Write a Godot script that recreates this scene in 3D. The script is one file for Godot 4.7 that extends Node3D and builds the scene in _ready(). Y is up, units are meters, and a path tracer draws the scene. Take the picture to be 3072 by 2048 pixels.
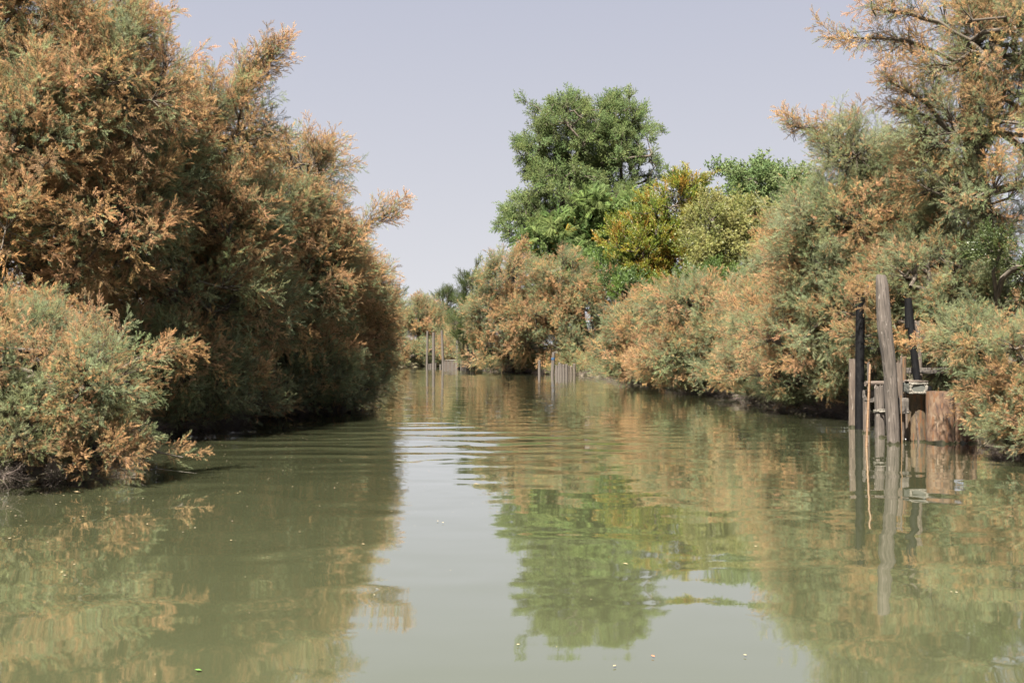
extends Node3D
# A calm green channel between banks of tamarisk in dry flower, mooring posts and piles at the right bank.

class Soup:
	var v := PackedVector3Array()
	var c := PackedColorArray()
	func tri(a: Vector3, b: Vector3, d: Vector3, col: Color) -> void:
		v.append(a); v.append(b); v.append(d)
		c.append(col); c.append(col); c.append(col)
	func blade(p: Vector3, dir: Vector3, side: Vector3, length: float, width: float, col: Color) -> void:
		var w := side * (width * 0.5)
		tri(p - w, p + w, p + dir * length, col)
	func leaf(p: Vector3, dir: Vector3, side: Vector3, up: Vector3, length: float, width: float, col: Color) -> void:
		# a folded leaf: two faces that meet at the midrib
		var tip := p + dir * length - up * (length * 0.12)
		var mid := p + dir * (length * 0.45)
		tri(p, mid + side * (width * 0.5) + up * (width * 0.18), tip, col)
		tri(p, tip, mid - side * (width * 0.5) + up * (width * 0.18), col)
	func mesh() -> ArrayMesh:
		var arrays := []
		arrays.resize(Mesh.ARRAY_MAX)
		arrays[Mesh.ARRAY_VERTEX] = v
		arrays[Mesh.ARRAY_COLOR] = c
		var m := ArrayMesh.new()
		m.add_surface_from_arrays(Mesh.PRIMITIVE_TRIANGLES, arrays)
		return m

var rng := RandomNumberGenerator.new()
var wobble := FastNoiseLite.new()
var boughs := {}          # species -> array of bough meshes
var m_leaf: StandardMaterial3D
var m_gloss_leaf: StandardMaterial3D
var m_bark: StandardMaterial3D
var m_bark_pale: StandardMaterial3D
var taken := {}

# ------------------------------------------------------------------ naming
func numbered(called: String) -> String:
	var n: int = taken.get(called, 0)
	taken[called] = n + 1
	return called if n == 0 else "%s_%03d" % [called, n]

func tag(o: Node, label: String, category: String, group := "", kind := "") -> void:
	if label: o.set_meta("label", label)
	if category: o.set_meta("category", category)
	if group: o.set_meta("group", group)
	if kind: o.set_meta("kind", kind)

func thing(called: String, at: Vector3, label: String, category: String, group := "") -> Node3D:
	var o := Node3D.new()
	o.name = numbered(called)
	add_child(o, true)
	o.position = at
	tag(o, label, category, group)
	return o

func part(called: String, mesh: Mesh, material: Material, parent: Node, at := Vector3.ZERO) -> MeshInstance3D:
	var o := MeshInstance3D.new()
	o.name = called
	o.mesh = mesh
	o.material_override = material
	parent.add_child(o, true)
	o.position = at
	return o

func single(called: String, mesh: Mesh, material: Material, at: Vector3, label: String, category: String, group := "") -> MeshInstance3D:
	var o := part(numbered(called), mesh, material, self, at)
	tag(o, label, category, group)
	return o

func rnd(a: float, b: float) -> float:
	return rng.randf_range(a, b)

func rdir() -> Vector3:
	var z := rnd(-1.0, 1.0)
	var a := rnd(0.0, TAU)
	var r := sqrt(1.0 - z * z)
	return Vector3(r * cos(a), z, r * sin(a))

func across(d: Vector3) -> Vector3:
	var s := d.cross(Vector3.UP if absf(d.y) < 0.9 else Vector3.RIGHT)
	return s.normalized()

func shade(c: Color, spread: float) -> Color:
	var k := 1.0 + rnd(-spread, spread)
	return Color(c.r * k, c.g * k * (1.0 + rnd(-0.05, 0.05)), c.b * k)

# ------------------------------------------------------------------ textures and materials
func srgb(r: float, g: float, b: float) -> Color:
	return Color(r, g, b).linear_to_srgb()

func streak_image(w: int, h: int, seed_no: int, fx: float, fy: float, stops: Array, spots: Array) -> Image:
	# grain that runs along v: a fast noise across, a slow one along; stops are linear colours
	var n := FastNoiseLite.new()
	n.seed = seed_no; n.frequency = 1.0; n.fractal_octaves = 4
	var n2 := FastNoiseLite.new()
	n2.seed = seed_no + 7; n2.frequency = 1.0; n2.fractal_octaves = 3
	var im := Image.create(w, h, false, Image.FORMAT_RGB8)
	for y in h:
		for x in w:
			var a := float(x) / w * TAU
			var ring := Vector3(cos(a), sin(a), 0.0) * fx
			var t := 0.5 + 0.75 * n.get_noise_3d(ring.x, ring.y, float(y) / h * fy) + 0.35 * n.get_noise_3d(ring.x * 4.0, ring.y * 4.0, float(y) / h * fy * 2.0)
			t = clampf(t, 0.0, 0.999) * (stops.size() - 1)
			var k := int(t)
			var c: Color = (stops[k] as Color).lerp(stops[k + 1], t - k)
			for s in spots:
				var q: float = n2.get_noise_3d(cos(a) * s[1] + s[4], sin(a) * s[1], float(y) / h * s[2])
				c = c.lerp(s[0], smoothstep(s[3], s[3] + 0.12, q))
			im.set_pixel(x, y, c.linear_to_srgb())
	return im

func textured(im: Image, rough: float, relief: float) -> StandardMaterial3D:
	var m := StandardMaterial3D.new()
	m.albedo_texture = ImageTexture.create_from_image(im)
	m.roughness = rough
	if relief > 0.0:
		var b: Image = im.duplicate()
		b.convert(Image.FORMAT_L8)
		b.bump_map_to_normal_map(relief)
		m.normal_enabled = true
		m.normal_texture = ImageTexture.create_from_image(b)
	return m

func plain(c: Color, rough: float) -> StandardMaterial3D:
	var m := StandardMaterial3D.new()
	m.albedo_color = c
	m.roughness = rough
	return m

func make_materials() -> void:
	m_leaf = StandardMaterial3D.new()
	m_leaf.vertex_color_use_as_albedo = true
	m_leaf.roughness = 0.75
	m_leaf.metallic_specular = 0.3
	m_leaf.cull_mode = BaseMaterial3D.CULL_DISABLED
	m_leaf.backlight_enabled = true
	m_leaf.backlight = srgb(0.9, 0.9, 0.9)
	m_gloss_leaf = m_leaf.duplicate()
	m_gloss_leaf.roughness = 0.42
	m_gloss_leaf.metallic_specular = 0.5
	m_bark = textured(streak_image(128, 256, 3, 2.2, 9.0, [Color(0.02, 0.016, 0.012), Color(0.05, 0.04, 0.03), Color(0.1, 0.08, 0.062)], []), 0.95, 3.0)
	m_bark_pale = textured(streak_image(128, 256, 4, 2.2, 9.0, [Color(0.05, 0.045, 0.036), Color(0.1, 0.09, 0.075), Color(0.17, 0.15, 0.125)], []), 0.95, 3.0)

# ------------------------------------------------------------------ boughs
func twig(s: Soup, a: Vector3, b: Vector3, r0: float, r1: float, col: Color) -> void:
	var d := (b - a).normalized()
	var u := across(d)
	var w := d.cross(u)
	for k in 3:
		var a0 := TAU * k / 3.0
		var a1 := TAU * (k + 1) / 3.0
		var e0 := u * cos(a0) + w * sin(a0)
		var e1 := u * cos(a1) + w * sin(a1)
		s.tri(a + e0 * r0, a + e1 * r0, b + e0 * r1, col)
		s.tri(a + e1 * r0, b + e1 * r1, b + e0 * r1, col)

func feather(s: Soup, p: Vector3, dir: Vector3, length: float, dry: bool, thick: float) -> void:
	# one plume: an axis with branchlets all round it, each set with scale leaves or dried florets
	var u := across(dir)
	var w := dir.cross(u)
	var stem := Color(0.09, 0.06, 0.04) if dry else Color(0.07, 0.075, 0.04)
	var sag := rnd(0.0, 0.25)
	var n := 9
	var base := shade(Color(0.385, 0.254, 0.138), 0.28) if dry else shade(Color(0.215, 0.248, 0.140), 0.26)
	if not dry and rng.randf() < 0.22:
		base = base.lerp(Color(0.21, 0.19, 0.085), 0.5)
	s.blade(p, dir, u, length * 1.05, 0.005 * thick, stem)
	for i in n:
		var t := 0.12 + 0.88 * float(i) / (n - 1)
		var a := i * 2.39996 + rnd(-0.4, 0.4)
		var out := u * cos(a) + w * sin(a)
		var q := p + dir * (length * t) - Vector3(0, sag * length * t * t, 0)
		var spread := rnd(0.45, 0.85) * (1.15 - 0.75 * t)
		var bd := (dir + out * spread - Vector3(0, 0.12, 0)).normalized()
		var bl := length * rnd(0.34, 0.5) * (1.12 - 0.5 * t)
		var sd := bd.cross(out).normalized()
		if sd.length_squared() < 0.5:
			sd = across(bd)
		var col := shade(base, 0.14)
		if dry:
			s.blade(q, bd, sd, bl, 0.0075 * thick, col)
			s.blade(q, bd, bd.cross(sd), bl * 0.9, 0.0075 * thick, col)
			for k in 5:
				var f := 0.15 + 0.17 * k
				var fa := k * 2.4 + a
				var fo := sd * cos(fa) + bd.cross(sd) * sin(fa)
				s.blade(q + bd * (bl * f), (bd * 0.7 + fo * 0.75).normalized(), bd.cross(fo), 0.016 * thick, 0.0068 * thick, shade(col, 0.28))
		else:
			s.blade(q, bd, sd, bl * 1.1, 0.0055 * thick, col)
			for k in 4:
				var f := 0.18 + 0.2 * k
				var fa := k * 2.4 + a
				var fo := sd * cos(fa) + bd.cross(sd) * sin(fa)
				s.blade(q + bd * (bl * f), (bd + fo * 0.55).normalized(), bd.cross(fo), bl * 0.42, 0.0055 * thick, shade(col, 0.15))

func tamarisk_bough(dryness: float, thick: float) -> ArrayMesh:
	var s := Soup.new()
	var bark := Color(0.075, 0.055, 0.042)
	var bend := Vector3(rnd(-0.2, 0.2), 0, rnd(-0.2, 0.2))
	var last := Vector3.ZERO
	var at := func(t: float) -> Vector3: return Vector3(bend.x * t * t, t, bend.z * t * t)
	for i in 4:
		var q: Vector3 = at.call((i + 1) / 4.0)
		twig(s, last, q, 0.009 * (1.1 - i * 0.22), 0.009 * (0.88 - i * 0.22), bark)
		last = q
	for i in 10:
		var t := 0.1 + 0.9 * i / 9.0
		var p: Vector3 = at.call(t)
		var a := i * 2.39996 + rnd(-0.5, 0.5)
		var out := Vector3(cos(a), 0, sin(a))
		var d := (Vector3(0, 1, 0) + out * rnd(0.55, 1.1)).normalized()
		var l := rnd(0.3, 0.52) * (1.12 - 0.55 * t)
		var e := p + d * l
		twig(s, p, e, 0.004, 0.002, bark)
		var dry := rng.randf() < clampf(dryness + (t - 0.5) * 0.5 * (1.0 if dryness > 0.05 and dryness < 0.95 else 0.0), 0.0, 1.0)
		for k in 6:
			var f := 0.22 + 0.78 * k / 5.0
			var fd := (d + rdir() * 0.75 + Vector3(0, 0.1, 0)).normalized() if k < 5 else d
			feather(s, p + d * (l * f), fd, rnd(0.1, 0.21), dry != (rng.randf() < 0.1), thick)
	return s.mesh()

func leafy_bough(kind: String) -> ArrayMesh:
	var s := Soup.new()
	var bark := Color(0.06, 0.05, 0.04)
	var bend := Vector3(rnd(-0.25, 0.25), 0, rnd(-0.25, 0.25))
	var last := Vector3.ZERO
	for i in 3:
		var t := (i + 1) / 3.0
		var q := Vector3(bend.x * t * t, t, bend.z * t * t)
		twig(s, last, q, 0.011 * (1.1 - i * 0.3), 0.011 * (0.8 - i * 0.3), bark)
		last = q
	var twigs := {"elm": 12, "laurel": 9, "spotted": 9, "privet": 12, "walnut": 9, "ailanthus": 8, "juniper": 14}[kind] as int
	for i in twigs:
		var t := 0.08 + 0.92 * i / float(twigs - 1)
		var p := Vector3(bend.x * t * t, t, bend.z * t * t)
		var a := i * 2.39996 + rnd(-0.5, 0.5)
		var out := Vector3(cos(a), 0, sin(a))
		var d := (Vector3(0, 1, 0) + out * rnd(0.7, 1.4)).normalized()
		if kind in ["laurel", "spotted", "juniper"]:
			d = (Vector3(0, 1.4, 0) + out * rnd(0.4, 0.9)).normalized()
		var l := rnd(0.34, 0.6) * (1.15 - 0.55 * t)
		twig(s, p, p + d * l, 0.005, 0.002, bark)
		if kind == "ailanthus":
			# pinnate leaves: leaflets in two drooping rows on each stalk
			for r in 3:
				var rd := (d + rdir() * 0.7).normalized()
				var sd := across(rd)
				var rl := rnd(0.4, 0.6)
				var q0 := p + d * (l * (0.4 + 0.3 * r))
				var col := shade(Color(0.098, 0.145, 0.05), 0.25)
				if rng.randf() < 0.03: col = Color(0.26, 0.2, 0.035)
				for k in 9:
					var f := 0.12 + 0.88 * k / 8.0
					var q := q0 + rd * (rl * f) - Vector3(0, 0.22 * rl * f * f, 0)
					for side: float in [-1.0, 1.0]:
						var ld: Vector3 = (sd * side + rd * 0.45 - Vector3(0, 0.45, 0)).normalized()
						s.leaf(q, ld, rd, sd.cross(rd), rnd(0.11, 0.16), 0.052, shade(col, 0.2))
			continue
		var count := {"elm": 11, "laurel": 12, "spotted": 12, "privet": 13, "walnut": 9, "juniper": 16}[kind] as int
		for k in count:
			var f := 0.12 + 0.88 * k / float(count - 1)
			var q := p + d * (l * f)
			var ld := (d * 0.5 + rdir() * 0.9).normalized()
			var size := 0.1
			var wide := 0.055
			var col := Color(0.058, 0.098, 0.03)
			if kind == "elm":
				size = rnd(0.08, 0.125); wide = size * 0.58
				col = shade(Color(0.135, 0.185, 0.075), 0.3)
			elif kind == "laurel" or kind == "spotted":
				ld = (d * 0.9 + rdir() * 0.75).normalized()
				size = rnd(0.09, 0.14); wide = size * 0.4
				col = shade(Color(1, 1, 1), 0.25)
				if kind == "spotted" and rng.randf() < 0.2:
					col = shade(Color(1.7, 0.8, 0.9), 0.25)
			elif kind == "privet":
				size = rnd(0.06, 0.095); wide = size * 0.46
				col = shade(Color(1, 1, 1), 0.25)
			elif kind == "walnut":
				ld = (d * 0.5 + rdir() * 0.8 - Vector3(0, 0.35, 0)).normalized()
				size = rnd(0.12, 0.17); wide = size * 0.5
				col = shade(Color(0.115, 0.165, 0.065), 0.28)
			elif kind == "juniper":
				ld = (d * 1.1 + rdir() * 0.6).normalized()
				size = rnd(0.05, 0.08); wide = 0.028
				col = shade(Color(0.07, 0.096, 0.034), 0.3)
			var sd := ld.cross(rdir()).normalized()
			s.leaf(q, ld, sd, sd.cross(ld), size, wide, col)
		if kind == "privet" and t > 0.45:
			# pale flower heads at the shoot tips
			var tip := p + d * l
			for k in 26:
				var fd := (d * 0.9 + rdir() * 0.75).normalized()
				s.blade(tip - d * 0.03 + rdir() * 0.025, fd, across(fd), rnd(0.05, 0.13), 0.02, shade(Color(1.75, 1.5, 1.5), 0.2))
	return s.mesh()

func make_boughs() -> void:
	rng.seed = 4711
	boughs["dry"] = []; boughs["mixed"] = []; boughs["green"] = []
	boughs["dry_far"] = []; boughs["mixed_far"] = []; boughs["green_far"] = []
	for i in 4:
		boughs["dry"].append(tamarisk_bough(0.93, 1.0))
		boughs["mixed"].append(tamarisk_bough(0.5, 1.0))
		boughs["green"].append(tamarisk_bough(0.03, 1.0))
	for i in 3:
		boughs["dry_far"].append(tamarisk_bough(0.92, 1.3))
		boughs["mixed_far"].append(tamarisk_bough(0.5, 1.3))
		boughs["green_far"].append(tamarisk_bough(0.03, 1.3))
	for kind in ["elm", "laurel", "spotted", "privet", "walnut", "ailanthus", "juniper"]:
		boughs[kind] = []
		for i in 3:
			boughs[kind].append(leafy_bough(kind))

func multi(parent: Node3D, called: String, mesh: Mesh, material: Material, places: Array, tints: Array) -> void:
	if places.is_empty():
		return
	var mm := MultiMesh.new()
	mm.transform_format = MultiMesh.TRANSFORM_3D
	mm.use_colors = true
	mm.mesh = mesh
	mm.instance_count = places.size()
	for i in places.size():
		mm.set_instance_transform(i, places[i])
		mm.set_instance_color(i, tints[i])
	var o := MultiMeshInstance3D.new()
	o.name = called
	o.multimesh = mm
	o.material_override = material
	o.set_meta("kind", "stuff")
	parent.add_child(o, true)

# ------------------------------------------------------------------ trees
func limb_mesh(pos: PackedVector3Array, parent: PackedInt32Array, burden: PackedFloat32Array, grow: float, keep: float) -> ArrayMesh:
	var v := PackedVector3Array()
	var nrm := PackedVector3Array()
	var uv := PackedVector2Array()
	var idx := PackedInt32Array()
	var rad := PackedFloat32Array()
	rad.resize(pos.size())
	for i in pos.size():
		rad[i] = grow * 1.2 * pow(burden[i], 0.46)
	for i in range(1, pos.size()):
		var r1 := rad[i]
		if r1 < keep:
			continue
		var r0 := minf(rad[parent[i]], r1 * 1.35)
		var a := pos[parent[i]]
		var b := pos[i]
		var d := b - a
		var l := d.length()
		if l < 0.001:
			continue
		d /= l
		var u := across(d)
		var w := d.cross(u)
		var n := 8 if r1 > 0.06 else (5 if r1 > 0.02 else 3)
		var first := v.size()
		for ring in 2:
			for k in n + 1:
				var ang := TAU * k / n
				var e := u * cos(ang) + w * sin(ang)
				v.append((a - d * r0 * 0.4 if ring == 0 else b) + e * (r0 if ring == 0 else r1))
				nrm.append(e)
				uv.append(Vector2(float(k) / n, (a if ring == 0 else b).y * 0.8))
		for k in n:
			var p := first + k
			idx.append(p); idx.append(p + n + 1); idx.append(p + 1)
			idx.append(p + 1); idx.append(p + n + 1); idx.append(p + n + 2)
	var arrays := []
	arrays.resize(Mesh.ARRAY_MAX)
	arrays[Mesh.ARRAY_VERTEX] = v
	arrays[Mesh.ARRAY_NORMAL] = nrm
	arrays[Mesh.ARRAY_TEX_UV] = uv
	arrays[Mesh.ARRAY_INDEX] = idx
	var m := ArrayMesh.new()
	m.add_surface_from_arrays(Mesh.PRIMITIVE_TRIANGLES, arrays)
	return m

func tree(t: Dictionary) -> void:
	rng.seed = hash(t.label)
	var base: Vector3 = t.base
	var o := thing(t.name, base, t.label, t.category, t.group)
	var size: float = t.size
	var kind: String = t.kind
	var pos := PackedVector3Array([Vector3.ZERO])
	var par := PackedInt32Array([0])
	var tips: Array = []           # [node, blob centre, outwardness, hold]
	var limb_nodes := 0
	# limbs run from the foot to the heart of each mass of the crown
	for b in t.blobs:
		var heart: Vector3 = Vector3(b[0], b[1], b[2]) - base
		var from := 0
		if pos.size() > 3:
			# fork off a limb that already goes that way
			var best := 1e9
			for k in range(0, pos.size()):
				var c := pos[k].distance_to(heart) + pos[k].length() * 0.55 + (1.2 if pos[k].y > heart.y else 0.0)
				if c < best:
					best = c; from = k
		var a := pos[from]
		var steps := maxi(3, int(a.distance_to(heart) / 0.7))
		var side := rdir() * a.distance_to(heart) * 0.09
		var last := from
		for k in steps:
			var f := (k + 1.0) / steps
			var p := a.lerp(heart, f) + side * sin(f * PI) + Vector3(0, 0.10 * a.distance_to(heart) * sin(f * PI), 0) + rdir() * 0.07
			pos.append(p); par.append(last)
			last = pos.size() - 1
	limb_nodes = pos.size()
	var total := 0.0
	for b in t.blobs:
		total += b[3] * b[4] + b[4] * b[5] + b[3] * b[5]
	for b in t.blobs:
		var heart := Vector3(b[0], b[1], b[2]) - base
		var rad := Vector3(b[3], b[4], b[5])
		var n := int(t.count * (b[3] * b[4] + b[4] * b[5] + b[3] * b[5]) / total)
		var first_here := pos.size()
		var per: int = t.get("per", 6)
		var holes: float = t.get("holes", 9.0)
		for i in maxi(1, n / per):
			var d := rdir()
			var lump := 1.0 + 0.8 * wobble.get_noise_3dv((d * 1.3 + heart) * 3.1)
			var r := pow(rng.randf(), 0.32) * (1.0 if rng.randf() > 0.12 else rnd(1.05, 1.4))
			var hub := heart + d * rad * (r * lump)
			if wobble.get_noise_3dv((hub + base) * t.get("hole_scale", 6.0)) < -holes:
				continue
			if hub.y + base.y < 0.3:
				hub.y = 0.3 - base.y + rng.randf() * 0.3
			# nearest of the limbs and of a few branches
			var best := 1e9
			var from := 0
			for k in limb_nodes:
				var c := pos[k].distance_squared_to(hub)
				if c < best:
					best = c; from = k
			var more := pos.size() - first_here
			for k in mini(more, 60):
				var j := first_here + rng.randi() % more
				var c := pos[j].distance_squared_to(hub)
				if c < best:
					best = c; from = j
			var a := pos[from]
			var gap := a.distance_to(hub)
			var steps := clampi(int(gap / 0.45), 1, 5)
			var last := from
			var side := rdir() * gap * 0.12
			for k in steps:
				var f := (k + 1.0) / steps
				pos.append(a.lerp(hub, f) + side * sin(f * PI)); par.append(last)
				last = pos.size() - 1
			# a spray of boughs from the end of that branch
			var lead := ((hub - a).normalized() * 0.5 + d * 0.6 + Vector3(0, t.get("lift", 0.35), 0)).normalized()
			for k in per + rng.randi() % 3 - 1:
				var aim := (lead + rdir() * 0.75).normalized()
				var e := pos[last] + aim * size * rnd(0.25, 0.75)
				if e.y + base.y < 0.2:
					e.y = 0.2 - base.y
				pos.append(e); par.append(last)
				tips.append([pos.size() - 1, hub, r * lump, aim])
	# lone branches that leave the crown
	for b in t.get("tips", []):
		var goal := Vector3(b[0], b[1], b[2]) - base
		var best := 1e9
		var from := 0
		for k in limb_nodes:
			var c := pos[k].distance_to(goal) + (1.0 if pos[k].y > goal.y else 0.0)
			if c < best:
				best = c; from = k
		var a := pos[from]
		var gap := a.distance_to(goal)
		var steps := maxi(4, int(gap / 0.35))
		var last := from
		for k in steps:
			var f := (k + 1.0) / steps
			pos.append(a.lerp(goal, f) + Vector3(0, 0.08 * gap * sin(f * PI), 0) + rdir() * 0.04); par.append(last)
			last = pos.size() - 1
			if f > 0.35:
				var reach: float = b[3] * (1.0 - 0.45 * f)
				for q in 1 + int(b[4] / steps * 2.0 * rng.randf() + 0.5):
					var e := pos[last] + rdir() * reach * rng.randf()
					pos.append(e); par.append(last)
					tips.append([pos.size() - 1, pos[last], 2.6, ((goal - a).normalized() + rdir() * 0.7).normalized()])
	# what each node carries, from the tips inwards
	var burden := PackedFloat32Array()
	burden.resize(pos.size())
	for tp in tips:
		burden[tp[0]] += 1.0
	for i in range(pos.size() - 1, 0, -1):
		burden[par[i]] += burden[i]
	part("trunk", limb_mesh(pos, par, burden, t.bark, 0.0045 * size), m_bark_pale if t.get("pale", false) else m_bark, o)
	# boughs
	var places := {}
	var tints := {}
	var far: bool = t.get("far", false)
	var lean: float = t.get("lift", 0.35)
	for tp in tips:
		var p := pos[tp[0]]
		var d: Vector3 = ((tp[3] as Vector3) + Vector3(0, lean * 0.3, 0) + rdir() * 0.2).normalized()
		if p.y + base.y < 0.7 and d.y < 0.1:
			d.y = 0.1 + 0.2 * rng.randf(); d = d.normalized()
		var u := across(d)
		var w := u.cross(d)
		var ang := rnd(0, TAU)
		var x := u * cos(ang) + w * sin(ang)
		var s := size * rnd(0.72, 1.25)
		var place := Transform3D(Basis(x * s, d * s, x.cross(d) * s), p - d * s * 0.45)
		var key := kind
		var tint := Color(1, 1, 1)
		if kind == "tamarisk":
			var world: Vector3 = tp[1] + base
			var field := wobble.get_noise_3dv(world * t.get("patch", 11.0)) * 1.0 + wobble.get_noise_3dv(world * 37.0) * 0.7 + rnd(-0.06, 0.06)
			var q: float = t.dry + field + (tp[2] - 0.8) * 0.35
			key = "dry" if q > 0.56 else ("mixed" if q > 0.4 else "green")
			if far: key += "_far"
			var k := rnd(0.7, 1.22)
			tint = Color(k * rnd(0.93, 1.07), k, k * rnd(0.88, 1.1))
		elif t.has("tints"):
			var world := p + base
			var f: float = wobble.get_noise_3dv(world * t.get("patch", 9.0)) * 0.9 + rnd(-0.35, 0.35) + 0.5
			var tt: Array = t.tints
			tint = shade(tt[clampi(int(f * tt.size()), 0, tt.size() - 1)], 0.18)
		else:
			var k := rnd(0.75, 1.2)
			tint = Color(k * rnd(0.9, 1.15), k, k * rnd(0.85, 1.1))
		var variant: int = rng.randi() % (boughs[key] as Array).size()
		var slot := "%s/%d" % [key, variant]
		if not places.has(slot):
			places[slot] = []; tints[slot] = []
		places[slot].append(place)
		tints[slot].append(tint)
	var slots := places.keys()
	slots.sort()
	for slot in slots:
		var key: String = slot.get_slice("/", 0)
		var called := "foliage"
		if key.begins_with("dry"): called = "dry_flower_foliage"
		elif key.begins_with("mixed"): called = "mixed_foliage"
		elif key.begins_with("green"): called = "green_foliage"
		multi(o, called, boughs[key][int(slot.get_slice("/", 1))], m_gloss_leaf if kind in ["laurel", "spotted", "privet"] else m_leaf, places[slot], tints[slot])

func build_trees() -> void:
	tree({"name": "tamarisk_shrub", "label": "low feathery tamarisk shrub hanging over the water at the lower left edge", "category": "shrub", "kind": "tamarisk", "group": "tamarisks along the left bank",
		"base": Vector3(-6.64, 0.3, -13.60), "blobs": [[-6.18, 1.41, -12.90, 0.60, 0.31, 0.85], [-5.35, 1.27, -13.00, 0.38, 0.26, 0.75], [-6.11, 0.65, -12.30, 0.50, 0.26, 0.75], [-5.46, 0.44, -12.80, 0.51, 0.10, 0.75], [-7.24, 1.43, -13.40, 0.63, 0.51, 0.85], [-7.27, 1.79, -14.50, 0.70, 0.26, 0.85]],
		"tips": [[-4.30, 0.27, -13.00, 0.16, 6.00], [-4.61, 1.72, -13.60, 0.20, 7.00], [-5.72, 2.13, -13.40, 0.18, 7.00]], "count": 960, "size": 0.5, "bark": 0.008, "dry": 0.4, "patch": 20.0})
	tree({"name": "tamarisk_tree", "label": "tallest tamarisk, its rust brown crown cut off by the upper left corner", "category": "tree", "kind": "tamarisk", "group": "tamarisks along the left bank",
		"base": Vector3(-8.59, 0.3, -18.60), "blobs": [[-9.44, 7.88, -19.00, 1.51, 1.26, 1.96], [-7.86, 6.22, -19.00, 1.43, 1.10, 2.06], [-8.78, 5.43, -18.00, 1.17, 1.10, 1.76], [-7.53, 4.17, -18.60, 1.47, 0.90, 1.66], [-8.82, 3.58, -17.60, 0.99, 0.83, 1.56], [-10.20, 6.06, -18.00, 0.86, 2.20, 1.96]],
		"tips": [[-6.95, 7.88, -19.00, 0.25, 6.00]], "count": 2300, "size": 0.8, "bark": 0.0085, "dry": 0.66})
	tree({"name": "tamarisk_tree", "label": "second tamarisk on the left bank, its brown boughs leaning out below the tallest crown", "category": "tree", "kind": "tamarisk", "group": "tamarisks along the left bank",
		"base": Vector3(-7.63, 0.3, -22.50), "blobs": [[-6.85, 6.59, -22.20, 0.86, 0.67, 1.46], [-7.46, 4.82, -22.00, 1.24, 0.95, 1.66], [-6.17, 4.46, -22.20, 0.86, 0.96, 1.56], [-7.05, 2.78, -21.60, 1.30, 0.64, 1.36], [-5.79, 2.73, -22.60, 0.79, 0.79, 1.36]],
		"tips": [[-5.30, 8.27, -21.80, 0.50, 34.00], [-5.59, 7.74, -21.80, 0.40, 12.00], [-5.64, 6.54, -22.40, 0.35, 10.00]], "count": 1500, "size": 0.8, "bark": 0.0085, "dry": 0.56})
	tree({"name": "tamarisk_tree", "label": "third tamarisk on the left bank, with a rounded brown top knob against the sky", "category": "tree", "kind": "tamarisk", "group": "tamarisks along the left bank",
		"base": Vector3(-6.45, 0.3, -27.50), "blobs": [[-5.49, 6.36, -26.40, 0.29, 0.41, 1.25], [-6.07, 4.98, -26.40, 0.84, 0.73, 1.54], [-5.23, 3.86, -26.80, 0.86, 0.98, 1.54], [-6.14, 2.43, -26.20, 1.06, 0.95, 1.44], [-5.30, 1.75, -27.20, 0.65, 0.65, 1.25]],
		"tips": [[-4.98, 7.00, -26.40, 0.40, 12.00]], "count": 1400, "size": 0.85, "bark": 0.009, "dry": 0.52})
	tree({"name": "tamarisk_tree", "label": "outermost tamarisk on the left point, one branch tip reaching over the channel", "category": "tree", "kind": "tamarisk", "group": "tamarisks along the left bank",
		"base": Vector3(-5.73, 0.3, -31.50), "blobs": [[-5.43, 4.72, -30.20, 0.30, 0.37, 1.04], [-5.16, 3.21, -30.20, 0.70, 0.90, 1.44], [-5.00, 1.62, -30.40, 0.70, 0.84, 1.35], [-4.56, 2.02, -30.60, 0.18, 1.05, 0.74]],
		"tips": [[-3.64, 5.87, -30.20, 0.42, 22.00], [-4.09, 3.95, -30.40, 0.35, 12.00], [-3.96, 0.82, -30.60, 0.30, 10.00]], "count": 1300, "size": 0.85, "bark": 0.009, "dry": 0.47})
	tree({"name": "tamarisk_shrub", "label": "dark green low tamarisk at the waterline under the second leaning tamarisk", "category": "shrub", "kind": "tamarisk", "group": "tamarisks along the left bank",
		"base": Vector3(-6.88, 0.3, -20.80), "blobs": [[-6.21, 1.02, -20.40, 0.67, 0.45, 0.81], [-6.65, 1.48, -19.60, 0.63, 0.55, 0.91], [-5.76, 0.61, -21.40, 0.44, 0.16, 0.71]],
		"tips": [], "count": 620, "size": 0.62, "bark": 0.008, "dry": 0.24})
	tree({"name": "tamarisk_shrub", "label": "dark green low tamarisk at the waterline under the third tamarisk", "category": "shrub", "kind": "tamarisk", "group": "tamarisks along the left bank",
		"base": Vector3(-5.95, 0.3, -25.40), "blobs": [[-5.81, 0.77, -24.80, 0.65, 0.38, 0.80], [-5.10, 1.07, -25.60, 0.79, 0.51, 0.91], [-4.57, 0.65, -27.80, 0.65, 0.22, 0.80]],
		"tips": [], "count": 600, "size": 0.65, "bark": 0.008, "dry": 0.14})
	tree({"name": "tamarisk_tree", "label": "tamarisk standing inland behind the tallest one on the left bank", "category": "tree", "kind": "tamarisk", "group": "tamarisks along the left bank",
		"base": Vector3(-13.18, 0.3, -27.00), "blobs": [[-12.69, 5.95, -26.00, 2.68, 2.34, 2.20], [-9.80, 4.53, -26.50, 2.05, 2.05, 2.20], [-7.81, 3.78, -29.00, 2.04, 2.04, 2.10], [-10.67, 2.18, -25.00, 2.78, 0.70, 1.70]],
		"tips": [], "count": 800, "size": 1.0, "bark": 0.01, "dry": 0.36})
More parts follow.
